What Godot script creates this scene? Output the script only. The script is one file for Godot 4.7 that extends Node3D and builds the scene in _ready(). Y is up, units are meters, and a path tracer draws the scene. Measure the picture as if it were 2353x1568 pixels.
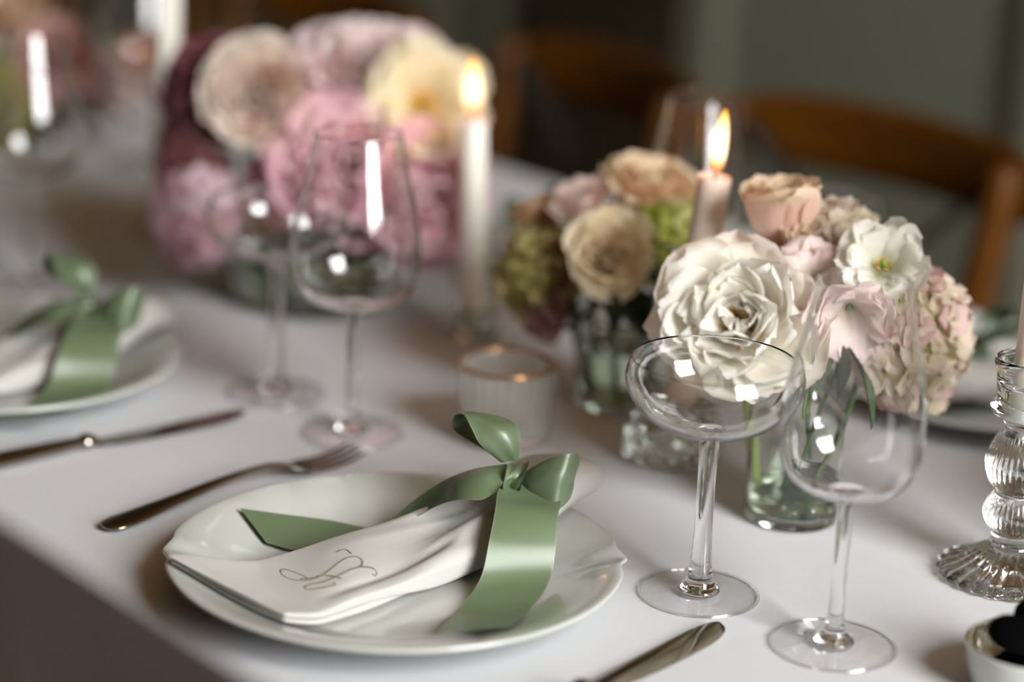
extends Node3D
# A laid banquet table by a window: x runs along the table, z across it, y is up; table top at y = 0.75.

const TOP := 0.75
var rng := RandomNumberGenerator.new()
var M := {}
var taken := {}


# ---------------------------------------------------------------- geometry collector (counter-clockwise inside, turned round on commit)
class Geo:
	var v := PackedVector3Array()
	var n := PackedVector3Array()
	var t := PackedVector2Array()
	var c := PackedColorArray()
	var f := PackedInt32Array()

	func piece(pv: PackedVector3Array, pt: PackedVector2Array, pf: PackedInt32Array, solid := false, pc := PackedColorArray(), pn := PackedVector3Array()) -> void:
		var flip := false
		if solid:
			var vol := 0.0
			for k in range(0, pf.size(), 3):
				vol += pv[pf[k]].dot(pv[pf[k + 1]].cross(pv[pf[k + 2]]))
			flip = vol < 0.0
		var at := v.size()
		if pn.is_empty():
			pn.resize(pv.size())
			for k in range(0, pf.size(), 3):
				var a := pf[k]
				var b := pf[k + 1]
				var d := pf[k + 2]
				var cr := (pv[b] - pv[a]).cross(pv[d] - pv[a])
				if flip:
					cr = -cr
				pn[a] += cr
				pn[b] += cr
				pn[d] += cr
			for k in pn.size():
				pn[k] = pn[k].normalized() if pn[k].length_squared() > 1e-30 else Vector3.UP
		v.append_array(pv)
		n.append_array(pn)
		if pt.size() != pv.size():
			pt.resize(pv.size())
		t.append_array(pt)
		if pc.size() != pv.size():
			pc.resize(pv.size())
			pc.fill(Color.WHITE)
		c.append_array(pc)
		for k in range(0, pf.size(), 3):
			f.append(at + pf[k])
			if flip:
				f.append(at + pf[k + 2])
				f.append(at + pf[k + 1])
			else:
				f.append(at + pf[k + 1])
				f.append(at + pf[k + 2])

	# a grid of nu x nv points, row after row
	func grid(p: PackedVector3Array, nu: int, nv: int, wrap := false, solid := false, uvs := PackedVector2Array(), cols := PackedColorArray(), cap := false) -> void:
		var pf := PackedInt32Array()
		var pv := p.duplicate()
		for j in nv - 1:
			for i in (nu if wrap else nu - 1):
				var i2 := (i + 1) % nu
				var a := j * nu + i
				var b := j * nu + i2
				var d := (j + 1) * nu + i2
				var e := (j + 1) * nu + i
				pf.append_array(PackedInt32Array([a, b, d, a, d, e]))
		if uvs.is_empty():
			for j in nv:
				for i in nu:
					uvs.append(Vector2(float(i) / maxf(1, nu if wrap else nu - 1), float(j) / maxf(1, nv - 1)))
		if cap:
			for e2 in [0, nv - 1]:
				var mid := Vector3.ZERO
				for i in nu:
					mid += p[e2 * nu + i]
				pv.append(mid / nu)
				uvs.append(Vector2(0.5, 0.5))
				if not cols.is_empty():
					cols.append(cols[e2 * nu])
				var k := pv.size() - 1
				for i in nu:
					var i2 := (i + 1) % nu
					if e2 == 0:
						pf.append_array(PackedInt32Array([k, e2 * nu + i2, e2 * nu + i]))
					else:
						pf.append_array(PackedInt32Array([k, e2 * nu + i, e2 * nu + i2]))
		piece(pv, uvs, pf, solid, cols)

	# chamfered box
	func box(mid: Vector3, size: Vector3, bev := 0.003, turn := Basis.IDENTITY) -> void:
		var h := size * 0.5
		bev = minf(bev, minf(h.x, minf(h.y, h.z)) * 0.49)
		var pv := PackedVector3Array()
		var pn := PackedVector3Array()
		var pt := PackedVector2Array()
		var id := {}
		for sx in [-1, 1]:
			for sy in [-1, 1]:
				for sz in [-1, 1]:
					for ax in 3:
						var q := Vector3(sx * (h.x - bev), sy * (h.y - bev), sz * (h.z - bev))
						q[ax] = [sx, sy, sz][ax] * h[ax]
						var nn := Vector3.ZERO
						nn[ax] = [sx, sy, sz][ax]
						id[[sx, sy, sz, ax]] = pv.size()
						pv.append(mid + turn * q)
						pn.append(turn * nn)
						pt.append(Vector2(q.x + q.z, q.y + q.z * 0.37))
		var tris := []
		for ax in 3:
			var b1 := (ax + 1) % 3
			var b2 := (ax + 2) % 3
			for s in [-1, 1]:
				var q := []
				for w in [[-1, -1], [1, -1], [1, 1], [-1, 1]]:
					var k := [0, 0, 0]
					k[ax] = s
					k[b1] = w[0]
					k[b2] = w[1]
					q.append(id[[k[0], k[1], k[2], ax]])
				tris.append([q[0], q[1], q[2]])
				tris.append([q[0], q[2], q[3]])
			# the four edges along ax
			for s1 in [-1, 1]:
				for s2 in [-1, 1]:
					var k0 := [0, 0, 0]
					k0[ax] = -1
					k0[b1] = s1
					k0[b2] = s2
					var k1 := k0.duplicate()
					k1[ax] = 1
					var q := [id[[k0[0], k0[1], k0[2], b1]], id[[k1[0], k1[1], k1[2], b1]], id[[k1[0], k1[1], k1[2], b2]], id[[k0[0], k0[1], k0[2], b2]]]
					tris.append([q[0], q[1], q[2]])
					tris.append([q[0], q[2], q[3]])
		for sx in [-1, 1]:
			for sy in [-1, 1]:
				for sz in [-1, 1]:
					tris.append([id[[sx, sy, sz, 0]], id[[sx, sy, sz, 1]], id[[sx, sy, sz, 2]]])
		var pf := PackedInt32Array()
		for q in tris:
			var a: Vector3 = pv[q[0]]
			var b: Vector3 = pv[q[1]]
			var d: Vector3 = pv[q[2]]
			if (b - a).cross(d - a).dot((a + b + d) / 3.0 - mid) < 0.0:
				pf.append_array(PackedInt32Array([q[0], q[2], q[1]]))
			else:
				pf.append_array(PackedInt32Array([q[0], q[1], q[2]]))
		piece(pv, pt, pf, false, PackedColorArray(), pn)

	# a tube through points, with a radius (or one per point)
	func tube(path: Array, rad, segs := 10, cap := true, flat := 1.0) -> void:
		var m := path.size()
		var p := PackedVector3Array()
		var dir: Vector3 = (path[1] - path[0]).normalized()
		var side := dir.cross(Vector3.UP if absf(dir.y) < 0.9 else Vector3.RIGHT).normalized()
		for k in m:
			var d2: Vector3 = (path[mini(k + 1, m - 1)] - path[maxi(k - 1, 0)]).normalized()
			side = (side - d2 * side.dot(d2)).normalized()
			var up := side.cross(d2)
			var r: float = rad[k] if rad is Array else rad
			for i in segs:
				var a := TAU * i / segs
				p.append(path[k] + (side * cos(a) + up * sin(a) * flat) * r)
		grid(p, segs, m, true, true, PackedVector2Array(), PackedColorArray(), cap)

	func mesh() -> ArrayMesh:
		var arr := []
		arr.resize(Mesh.ARRAY_MAX)
		arr[Mesh.ARRAY_VERTEX] = v
		arr[Mesh.ARRAY_NORMAL] = n
		arr[Mesh.ARRAY_TEX_UV] = t
		arr[Mesh.ARRAY_COLOR] = c
		var g := PackedInt32Array()
		g.resize(f.size())
		for k in range(0, f.size(), 3):
			g[k] = f[k]
			g[k + 1] = f[k + 2]
			g[k + 2] = f[k + 1]
		arr[Mesh.ARRAY_INDEX] = g
		var am := ArrayMesh.new()
		am.add_surface_from_arrays(Mesh.PRIMITIVE_TRIANGLES, arr)
		return am


# ---------------------------------------------------------------- curves
func cat(a, b, c, d, t: float):
	return 0.5 * ((2.0 * b) + (c - a) * t + (2.0 * a - 5.0 * b + 4.0 * c - d) * t * t + (3.0 * b - a - 3.0 * c + d) * t * t * t)


func curve(pts: Array, sub: int) -> Array:
	var out := []
	var m := pts.size()
	for k in m - 1:
		for s in sub:
			out.append(cat(pts[maxi(k - 1, 0)], pts[k], pts[k + 1], pts[mini(k + 2, m - 1)], float(s) / sub))
	out.append(pts[m - 1])
	return out


func at_curve(pts: Array, s: float):
	var m := pts.size()
	var q := clampf(s, 0.0, 1.0) * (m - 1)
	var k := mini(int(q), m - 2)
	return cat(pts[maxi(k - 1, 0)], pts[k], pts[k + 1], pts[mini(k + 2, m - 1)], q - k)


func xy(list: Array) -> Array:
	var out := []
	for q in list:
		out.append(Vector2(q[0], q[1]) * 0.01)
	return out


# wall of even thickness: the outer profile run up, the inner one back down
func walled(outer: Array, th: float, bottom: Vector2) -> Array:
	var inner := []
	var m := outer.size()
	for k in m:
		var d: Vector2 = (outer[mini(k + 1, m - 1)] - outer[maxi(k - 1, 0)]).normalized()
		var q: Vector2 = outer[k] + Vector2(-d.y, d.x) * th
		if q.x > 0.0006 and q.y > bottom.y:
			inner.append(q)
	inner.reverse()
	var lip: Vector2 = (outer[m - 1] + inner[0]) * 0.5 + (outer[m - 1] - outer[m - 2]).normalized() * th * 0.45
	return outer + [lip] + inner + [bottom]


func lathe(g: Geo, prof: Array, segs: int, solid := true, rib = null) -> void:
	var p := PackedVector3Array()
	var uvs := PackedVector2Array()
	var len_ := 0.0
	for k in prof.size():
		if k:
			len_ += prof[k].distance_to(prof[k - 1])
		for i in segs:
			var a := TAU * i / segs
			var r: float = maxf(prof[k].x, 1e-6)
			if rib != null:
				r *= rib.call(a, prof[k].y, r)
			p.append(Vector3(cos(a) * r, prof[k].y, sin(a) * r))
			uvs.append(Vector2(float(i) / segs, len_ * 10.0))
	g.grid(p, segs, prof.size(), true, solid, uvs)


# ---------------------------------------------------------------- scene bookkeeping
func numbered(called: String) -> String:
	if not taken.has(called):
		taken[called] = 0
		return called
	taken[called] += 1
	return "%s_%03d" % [called, taken[called]]


func tag(o: Node, label: String, category: String, group := "") -> void:
	o.set_meta("label", label)
	o.set_meta("category", category)
	if group:
		o.set_meta("group", group)


func thing(called: String, label: String, category: String, at := Vector3.ZERO, turn := 0.0, group := "") -> Node3D:
	var o := Node3D.new()
	o.name = numbered(called)
	add_child(o, true)
	o.position = at
	o.rotation.y = turn
	tag(o, label, category, group)
	return o


func part(called: String, mesh: Mesh, mat: Material, parent: Node) -> MeshInstance3D:
	var o := MeshInstance3D.new()
	var k := 0
	var nm := called
	while parent.has_node(NodePath(nm)):
		k += 1
		nm = "%s_%03d" % [called, k]
	o.name = nm
	o.mesh = mesh
	o.material_override = mat
	parent.add_child(o, true)
	return o


func structure(called: String, mesh: Mesh, mat: Material) -> MeshInstance3D:
	var o := part(called, mesh, mat, self)
	o.set_meta("kind", "structure")
	return o


func copy(o: Node3D, label: String, at: Vector3, turn: float, group := "") -> Node3D:
	var base := String(o.name)
	if base.length() > 4 and base[base.length() - 4] == "_" and base.right(3).is_valid_int():
		base = base.left(base.length() - 4)
	var r: Node3D = o.duplicate()
	r.name = numbered(base)
	add_child(r, true)
	r.position = at
	r.rotation.y = turn
	r.set_meta("label", label)
	if group:
		r.set_meta("group", group)
	return r


# ---------------------------------------------------------------- materials
func std(name_: String, col: Color, rough := 0.6, metal := 0.0) -> StandardMaterial3D:
	var m := StandardMaterial3D.new()
	m.resource_name = name_
	m.albedo_color = col
	m.roughness = rough
	m.metallic = metal
	M[name_] = m
	return m


func glass(name_: String, tint := Color(1, 1, 1), rough := 0.0, scale_ := 0.05) -> StandardMaterial3D:
	var m := std(name_, Color(tint.r, tint.g, tint.b, 0.0), rough)
	m.transparency = BaseMaterial3D.TRANSPARENCY_ALPHA
	m.refraction_enabled = true
	m.refraction_scale = scale_
	return m


func noise_tex(freq: float, size := 256, oct := 4, seed_ := 1) -> NoiseTexture2D:
	var nz := FastNoiseLite.new()
	nz.frequency = freq
	nz.fractal_octaves = oct
	nz.seed = seed_
	var tx := NoiseTexture2D.new()
	tx.width = size
	tx.height = size
	tx.seamless = true
	tx.noise = nz
	return tx


func petal_mat(name_: String, through := 0.9) -> StandardMaterial3D:
	var m := std(name_, Color.WHITE, 0.62)
	m.vertex_color_use_as_albedo = true
	m.backlight_enabled = true
	m.backlight = Color(through, through, through).linear_to_srgb()
	m.metallic_specular = 0.25
	m.heightmap_enabled = true
	m.heightmap_texture = M["vein_tex"]
	m.heightmap_scale = 0.05
	return m


func make_materials() -> void:
	# weave of the linen
	var im := Image.create(256, 256, false, Image.FORMAT_RGB8)
	var r := RandomNumberGenerator.new()
	r.seed = 5
	var warp := []
	for k in 128:
		warp.append([r.randf(), r.randf()])
	for y in 256:
		for x in 256:
			var wx := x / 2
			var wy := y / 2
			var over := (wx + wy) % 2 == 0
			var h: float = 0.55 + 0.45 * warp[wx][0] if over else 0.25 + 0.4 * warp[wy][1]
			im.set_pixel(x, y, Color(h, h, h))
	var weave := ImageTexture.create_from_image(im)
	var cloth := std("cloth", Color(0.80, 0.805, 0.815), 0.9)
	cloth.uv1_triplanar = true
	cloth.uv1_world_triplanar = true
	cloth.uv1_scale = Vector3(16, 16, 16)
	cloth.heightmap_enabled = true
	cloth.heightmap_texture = weave
	cloth.heightmap_scale = 0.02
	cloth.rim_enabled = true
	cloth.rim = 0.15
	var linen := std("linen", Color(0.725, 0.72, 0.70), 0.85)
	linen.uv1_triplanar = true
	linen.uv1_scale = Vector3(22, 22, 22)
	linen.heightmap_enabled = true
	linen.heightmap_texture = weave
	linen.heightmap_scale = 0.014
	linen.rim_enabled = true
	linen.rim = 0.2
	# satin ribbon: fine twill across, a picot along both edges
	var sa := Image.create(256, 128, false, Image.FORMAT_RGB8)
	var sh := Image.create(256, 128, false, Image.FORMAT_RGB8)
	for y in 128:
		for x in 256:
			var tw := 0.5 + 0.5 * sin(TAU * (x * 32.0 / 256.0 + y * 24.0 / 128.0))
			var c := Color(0.345, 0.415, 0.30).lerp(Color(0.39, 0.46, 0.34), tw)
			var h := 0.5 + 0.12 * tw
			if y < 3 or y > 124:
				c = Color(0.52, 0.56, 0.44) if (x / 3) % 2 == 0 else Color(0.32, 0.36, 0.26)
				h = 0.8 if (x / 3) % 2 == 0 else 0.4
			sa.set_pixel(x, y, c)
			sh.set_pixel(x, y, Color(h, h, h))
	var satin := std("satin", Color.WHITE, 0.40)
	satin.albedo_texture = ImageTexture.create_from_image(sa)
	satin.heightmap_enabled = true
	satin.heightmap_texture = ImageTexture.create_from_image(sh)
	satin.heightmap_scale = 0.01
	satin.metallic_specular = 0.65
	satin.rim_enabled = true
	satin.rim = 0.05
	satin.rim_tint = 0.6
	satin.backlight_enabled = true
	satin.backlight = Color(0.12, 0.12, 0.12).linear_to_srgb()
	# petals: fine veins that run from base to tip
	var vi := Image.create(256, 64, false, Image.FORMAT_RGB8)
	r.seed = 9
	var col := []
	for k in 256:
		col.append(r.randf())
	for y in 64:
		for x in 256:
			var h: float = 0.6 * (col[x] + col[(x + 1) % 256]) * 0.5 + 0.4 * col[(x * 3 + y / 16) % 256]
			vi.set_pixel(x, y, Color(h, h, h))
	M["vein_tex"] = ImageTexture.create_from_image(vi)
	petal_mat("petal")
	petal_mat("petal_thick", 0.22)
	var leaf := std("leaf", Color.WHITE, 0.5)
	leaf.vertex_color_use_as_albedo = true
	leaf.backlight_enabled = true
	leaf.backlight = Color(0.12, 0.12, 0.12).linear_to_srgb()
	std("stem", Color(0.45, 0.55, 0.22), 0.55)
	std("stem_pale", Color(0.60, 0.65, 0.30), 0.55)
	std("stem_dark", Color(0.25, 0.36, 0.18), 0.55)
	std("stamen", Color(0.93, 0.68, 0.10), 0.7)
	std("pistil", Color(0.50, 0.62, 0.20), 0.55)
	var china := std("china", Color(0.725, 0.735, 0.71), 0.22)
	china.clearcoat_enabled = true
	china.clearcoat = 0.8
	china.clearcoat_roughness = 0.05
	glass("glass")
	var tg := std("thin_glass", Color(1, 1, 1, 0.0), 0.0)
	tg.transparency = BaseMaterial3D.TRANSPARENCY_ALPHA
	glass("vase_glass", Color(0.97, 0.99, 0.97))
	glass("pressed_glass", Color(0.99, 1.0, 0.99), 0.02)
	glass("votive_glass", Color(1.0, 1.0, 0.98), 0.05)
	M["votive_glass"].albedo_color.a = 0.13
	glass("water", Color(0.90, 0.94, 0.86), 0.0, 0.033)
	var steel := std("steel", Color(0.64, 0.61, 0.57), 0.12, 1.0)
	steel.metallic_specular = 0.5
	std("mirror", Color(0.86, 0.82, 0.74), 0.04, 1.0)
	std("gold", Color(0.85, 0.62, 0.36), 0.25, 1.0)
	std("thread", Color(0.43, 0.38, 0.26), 0.5)
	var vel := std("velvet", Color(0.035, 0.033, 0.035), 0.95)
	vel.metallic_specular = 0.1
	var wax := std("wax_white", Color(0.945, 0.925, 0.885), 0.45)
	wax.subsurf_scatter_enabled = true
	wax.subsurf_scatter_strength = 0.25
	var wax2 := std("wax_blush", Color(0.95, 0.88, 0.82), 0.45)
	wax2.subsurf_scatter_enabled = true
	wax2.subsurf_scatter_strength = 0.25
	std("wick", Color(0.07, 0.05, 0.04), 0.9)
	var fl := std("flame", Color(0.0, 0.0, 0.0), 1.0)
	fl.metallic_specular = 0.0
	fl.emission_enabled = true
	fl.emission = Color.WHITE
	fl.emission_operator = BaseMaterial3D.EMISSION_OP_MULTIPLY
	fl.emission_energy_multiplier = 1.1
	var gr := Gradient.new()
	gr.offsets = PackedFloat32Array([0.0, 0.12, 0.3, 0.62, 0.86, 1.0])
	gr.colors = PackedColorArray([Color(0.50, 0.30, 0.22), Color(0.78, 0.50, 0.28), Color(1, 0.90, 0.70), Color(1, 0.92, 0.72), Color(1.0, 0.80, 0.46), Color(0.88, 0.52, 0.16)])
	var gt := GradientTexture2D.new()
	gt.gradient = gr
	gt.width = 8
	gt.height = 128
	gt.fill_from = Vector2(0, 0)
	gt.fill_to = Vector2(0, 1)
	fl.emission_texture = gt
	# furniture and room
	var wood := std("chair_wood", Color(0.43, 0.27, 0.05), 0.4)
	wood.metallic_specular = 0.3
	wood.albedo_texture = wood_tex(Color(0.95, 0.92, 0.88), Color(0.62, 0.55, 0.48), 3)
	wood.uv1_triplanar = true
	wood.uv1_scale = Vector3(3, 3, 3)
	std("strap_iron", Color(0.09, 0.085, 0.07), 0.5)
	var oak := std("table_wood", Color(0.45, 0.32, 0.2), 0.6)
	oak.albedo_texture = wood.albedo_texture
	oak.uv1_triplanar = true
	std("floor_wood", Color(0.45, 0.26, 0.10), 0.45).albedo_texture = wood.albedo_texture
	M["floor_wood"].uv1_triplanar = true
	std("wall_paint", Color(0.47, 0.475, 0.405), 0.9)
	std("wall_panel", Color(0.51, 0.515, 0.445), 0.85)
	std("wall_cream", Color(0.36, 0.235, 0.11), 0.9)
	std("ceiling_paint", Color(0.59, 0.45, 0.29), 0.9)
	std("door_wood", Color(0.20, 0.155, 0.10), 0.6)
	std("white_paint", Color(0.85, 0.84, 0.81), 0.5)
	var pane := std("pane", Color(1, 1, 1, 0.03), 0.0)
	pane.transparency = BaseMaterial3D.TRANSPARENCY_ALPHA
	std("seat_weave", Color(0.62, 0.48, 0.30), 0.8)


func wood_tex(a: Color, b: Color, seed_: int) -> ImageTexture:
	var nz := FastNoiseLite.new()
	nz.seed = seed_
	nz.frequency = 0.02
	var im := Image.create(256, 256, false, Image.FORMAT_RGB8)
	for y in 256:
		for x in 256:
			var q := nz.get_noise_2d(x * 0.35, y * 4.0) * 0.5 + 0.5
			q = clampf(q + 0.15 * sin(y * 0.9 + 5.0 * nz.get_noise_2d(x * 0.3, y)), 0, 1)
			im.set_pixel(x, y, a.lerp(b, q))
	return ImageTexture.create_from_image(im)


# ---------------------------------------------------------------- the room
func build_room() -> void:
	var x0 := -4.6
	var x1 := 2.45
	var z0 := -1.78
	var z1 := 3.4
	var H := 3.5
	# floor: boards, each its own piece
	var g := Geo.new()
	g.box(Vector3((x0 + x1) / 2, -0.06, (z0 + z1) / 2), Vector3(x1 - x0 + 0.5, 0.08, z1 - z0 + 0.5), 0.002)
	var fl := structure("floor", g.mesh(), M.floor_wood)
	var bm := Geo.new()
	bm.box(Vector3.ZERO, Vector3(2.08, 0.02, 0.138), 0.002)
	var board := bm.mesh()
	var rows := int((z1 - z0) / 0.14)
	for j in rows:
		for i in 5:
			var b := part("plank", board, M.floor_wood, fl)
			b.position = Vector3(x0 + 0.1 + 2.085 * i - (0.7 if j % 2 else 0.0) + 0.95, -0.01, z0 + 0.07 + j * 0.14)
	g = Geo.new()
	g.box(Vector3((x0 + x1) / 2, H + 0.1, (z0 + z1) / 2), Vector3(x1 - x0 + 0.5, 0.2, z1 - z0 + 0.5), 0.002)
	structure("ceiling", g.mesh(), M.ceiling_paint)
	# wall behind the far chairs, with flat panels, a dark door and its white architrave
	g = Geo.new()
	g.box(Vector3((x0 + x1) / 2, H / 2 - 0.05, z0 - 0.1), Vector3(x1 - x0 + 0.5, H + 0.1, 0.2), 0.002)
	structure("wall_back", g.mesh(), M.wall_paint)
	g = Geo.new()
	g.box(Vector3((x0 + x1) / 2, 0.07, z0 + 0.011), Vector3(x1 - x0, 0.14, 0.022), 0.004)
	structure("baseboard_back", g.mesh(), M.wall_panel)
	var dm := Geo.new()
	dm.box(Vector3(-2.06, 1.04, z0 + 0.02), Vector3(0.46, 2.08, 0.04), 0.003)
	var door := structure("door_1", dm.mesh(), M.door_wood)
	for k in 3:
		var pm := Geo.new()
		pm.box(Vector3(-2.06, 0.38 + k * 0.64, z0 + 0.045), Vector3(0.34, 0.5, 0.014), 0.006)
		part("door_panel", pm.mesh(), M.door_wood, door)
	for k in 3:
		var tm := Geo.new()
		if k < 2:
			tm.box(Vector3(-2.06 + (k * 2 - 1) * 0.27, 1.06, z0 + 0.018), Vector3(0.08, 2.12, 0.036), 0.006)
		else:
			tm.box(Vector3(-2.06, 2.16, z0 + 0.018), Vector3(0.62, 0.08, 0.036), 0.006)
		structure("trim_%d" % (k + 1), tm.mesh(), M.wall_paint)
	var pn := Geo.new()
	pn.box(Vector3(-1.075, H / 2, z0 + 0.02), Vector3(0.06, H, 0.04), 0.008)
	structure("trim_4", pn.mesh(), M.wall_panel)
	pn = Geo.new()
	pn.box(Vector3(-0.72, H / 2, z0 + 0.012), Vector3(0.62, H, 0.024), 0.004)
	structure("trim_5", pn.mesh(), M.wall_cream)
	# the other walls
	g = Geo.new()
	g.box(Vector3((x0 + x1) / 2, H / 2 - 0.05, z1 + 0.1), Vector3(x1 - x0 + 0.5, H + 0.1, 0.2), 0.002)
	structure("wall_front", g.mesh(), M.wall_cream)
	window_wall("wall_right", 1, x1, 1.0, z0, z1, H, [-0.42, 0.86], [1.20, 3.3])
	g = Geo.new()
	g.box(Vector3(x0 - 0.1, H / 2 - 0.05, (z0 + z1) / 2), Vector3(0.2, H + 0.1, z1 - z0 + 0.5), 0.002)
	structure("wall_left", g.mesh(), M.wall_paint)


# an end wall with one tall window of small panes
func window_wall(called: String, count: int, wx: float, out: float, z0: float, z1: float, H: float, wz: Array, wy: Array) -> void:
	var g := Geo.new()
	var mid := wx + out * 0.125
	g.box(Vector3(mid, H / 2, (z0 - 0.2 + wz[0]) / 2), Vector3(0.25, H, wz[0] - z0 + 0.2), 0.002)
	g.box(Vector3(mid, H / 2, (z1 + 0.2 + wz[1]) / 2), Vector3(0.25, H, z1 + 0.2 - wz[1]), 0.002)
	var mz: float = (wz[0] + wz[1]) / 2
	var sz: float = wz[1] - wz[0]
	g.box(Vector3(mid, wy[0] / 2, mz), Vector3(0.25, wy[0], sz), 0.002)
	g.box(Vector3(mid, (wy[1] + H) / 2, mz), Vector3(0.25, H - wy[1], sz), 0.002)
	structure(called, g.mesh(), M.wall_paint)
	var my: float = (wy[0] + wy[1]) / 2
	var sy: float = wy[1] - wy[0]
	var px := wx + out * 0.1
	var fm := Geo.new()
	for s in [-1, 1]:
		fm.box(Vector3(px, my, mz + s * (sz / 2 - 0.025)), Vector3(0.07, sy, 0.05), 0.005)
		fm.box(Vector3(px, my + s * (sy / 2 - 0.025), mz), Vector3(0.07, 0.05, sz), 0.005)
	var win := structure("window_%d" % count, fm.mesh(), M.white_paint)
	var sill := Geo.new()
	sill.box(Vector3(wx - out * 0.02, wy[0] - 0.015, mz), Vector3(0.2, 0.03, sz + 0.1), 0.006)
	part("sill", sill.mesh(), M.white_paint, win)
	for k in 2:
		var mm := Geo.new()
		mm.box(Vector3(px, my, mz - sz / 2 + sz * (k + 1) / 3.0), Vector3(0.04, sy - 0.1, 0.022), 0.004)
		part("muntin", mm.mesh(), M.white_paint, win)
	for k in 4:
		var mm := Geo.new()
		mm.box(Vector3(px, wy[0] + sy * (k + 1) / 5.0, mz), Vector3(0.036, 0.022, sz - 0.1), 0.004)
		part("muntin", mm.mesh(), M.white_paint, win)
	for i in 3:
		for j in 5:
			var pm := Geo.new()
			var a := Vector3(px, wy[0] + sy * j / 5.0, mz - sz / 2 + sz * i / 3.0)
			var dy := Vector3(0, sy / 5.0, 0)
			var dz := Vector3(0, 0, sz / 3.0)
			pm.grid(PackedVector3Array([a, a + dz, a + dy, a + dy + dz]), 2, 2)
			part("pane", pm.mesh(), M.pane, win)


# ---------------------------------------------------------------- table and cloth
func build_table() -> void:
	var xa := -3.3
	var xb := 1.3
	var hz := 0.452
	var t := thing("banquet_table", "long wooden banquet table hidden under the white cloth", "table", Vector3.ZERO)
	var g := Geo.new()
	g.box(Vector3((xa + xb) / 2, TOP - 0.021, 0), Vector3(xb - xa - 0.03, 0.036, hz * 2 - 0.03), 0.006)
	part("tabletop", g.mesh(), M.table_wood, t)
	for x in [xa + 0.15, (xa + xb) / 2, xb - 0.15]:
		for z in [-0.18, 0.18]:
			g = Geo.new()
			g.box(Vector3(x, 0.356, z), Vector3(0.07, 0.71, 0.07), 0.006)
			part("leg", g.mesh(), M.table_wood, t)
	# the cloth: a flat top whose border rolls over the edge and hangs in soft folds
	var per := []
	var nx := 260
	var nz := 60
	var cr := 0.03
	for k in nx:
		per.append([Vector2(lerpf(xa + cr, xb - cr, float(k) / nx), hz), Vector2(0, 1)])
	for k in 6:
		var a := PI / 2 * (1.0 - k / 6.0)
		per.append([Vector2(xb - cr + cos(a) * cr, hz - cr + sin(a) * cr), Vector2(cos(a), sin(a))])
	for k in nz:
		per.append([Vector2(xb, lerpf(hz - cr, -hz + cr, float(k) / nz)), Vector2(1, 0)])
	for k in 6:
		var a := -PI / 2 * (k / 6.0)
		per.append([Vector2(xb - cr + cos(a) * cr, -hz + cr + sin(a) * cr), Vector2(cos(a), sin(a))])
	for k in nx:
		per.append([Vector2(lerpf(xb - cr, xa + cr, float(k) / nx), -hz), Vector2(0, -1)])
	for k in 6:
		var a := -PI / 2 - PI / 2 * (k / 6.0)
		per.append([Vector2(xa + cr + cos(a) * cr, -hz + cr + sin(a) * cr), Vector2(cos(a), sin(a))])
	for k in nz:
		per.append([Vector2(xa, lerpf(-hz + cr, hz - cr, float(k) / nz)), Vector2(-1, 0)])
	for k in 6:
		var a := PI - PI / 2 * (k / 6.0)
		per.append([Vector2(xa + cr + cos(a) * cr, hz - cr + sin(a) * cr), Vector2(cos(a), sin(a))])
	var rows := []   # [inset, y, fold strength]
	var rad := 0.013
	for k in 7:
		var a := PI / 2 * k / 6.0
		rows.append([rad * (1.0 - sin(a)), TOP - rad * (1.0 - cos(a)), 0.0])
	for k in 14:
		var q := (k + 1) / 14.0
		rows.append([0.0, TOP - rad - 0.60 * q, q])
	var p := PackedVector3Array()
	var nz2 := FastNoiseLite.new()
	nz2.seed = 4
	nz2.frequency = 2.2
	for row in rows:
		for k in per.size():
			var at: Vector2 = per[k][0]
			var nn: Vector2 = per[k][1]
			var w := float(k)
			var fold: float = (0.5 + 0.5 * sin(w * 0.23 + 2.0 * nz2.get_noise_1d(w * 0.05))) * 0.05 + 0.012 * nz2.get_noise_1d(w * 0.3)
			var out: float = -row[0] + row[2] * (0.010 + fold * row[2])
			var drop: float = lerpf(0.225, 0.60, smoothstep(-0.6, 0.6, nn.y))
			p.append(Vector3(at.x + nn.x * out, row[1] if row[2] <= 0.0 else TOP - rad - drop * row[2], at.y + nn.y * out))
	g = Geo.new()
	g.grid(p, per.size(), rows.size(), true)
	var ring := PackedVector3Array()
	for k in per.size():
		ring.append(p[k])
	# the flat top as a fan of strips between the two long sides
	var tv := PackedVector3Array(ring)
	tv.append(Vector3((xa + xb) / 2, TOP, 0))
	var tf := PackedInt32Array()
	for k in per.size():
		tf.append_array(PackedInt32Array([per.size(), k, (k + 1) % per.size()]))
	g.piece(tv, PackedVector2Array(), tf)
	var c := thing("tablecloth", "plain white woven tablecloth covering the whole long table", "tablecloth", Vector3.ZERO)
	part("cloth", g.mesh(), M.cloth, c)


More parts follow.
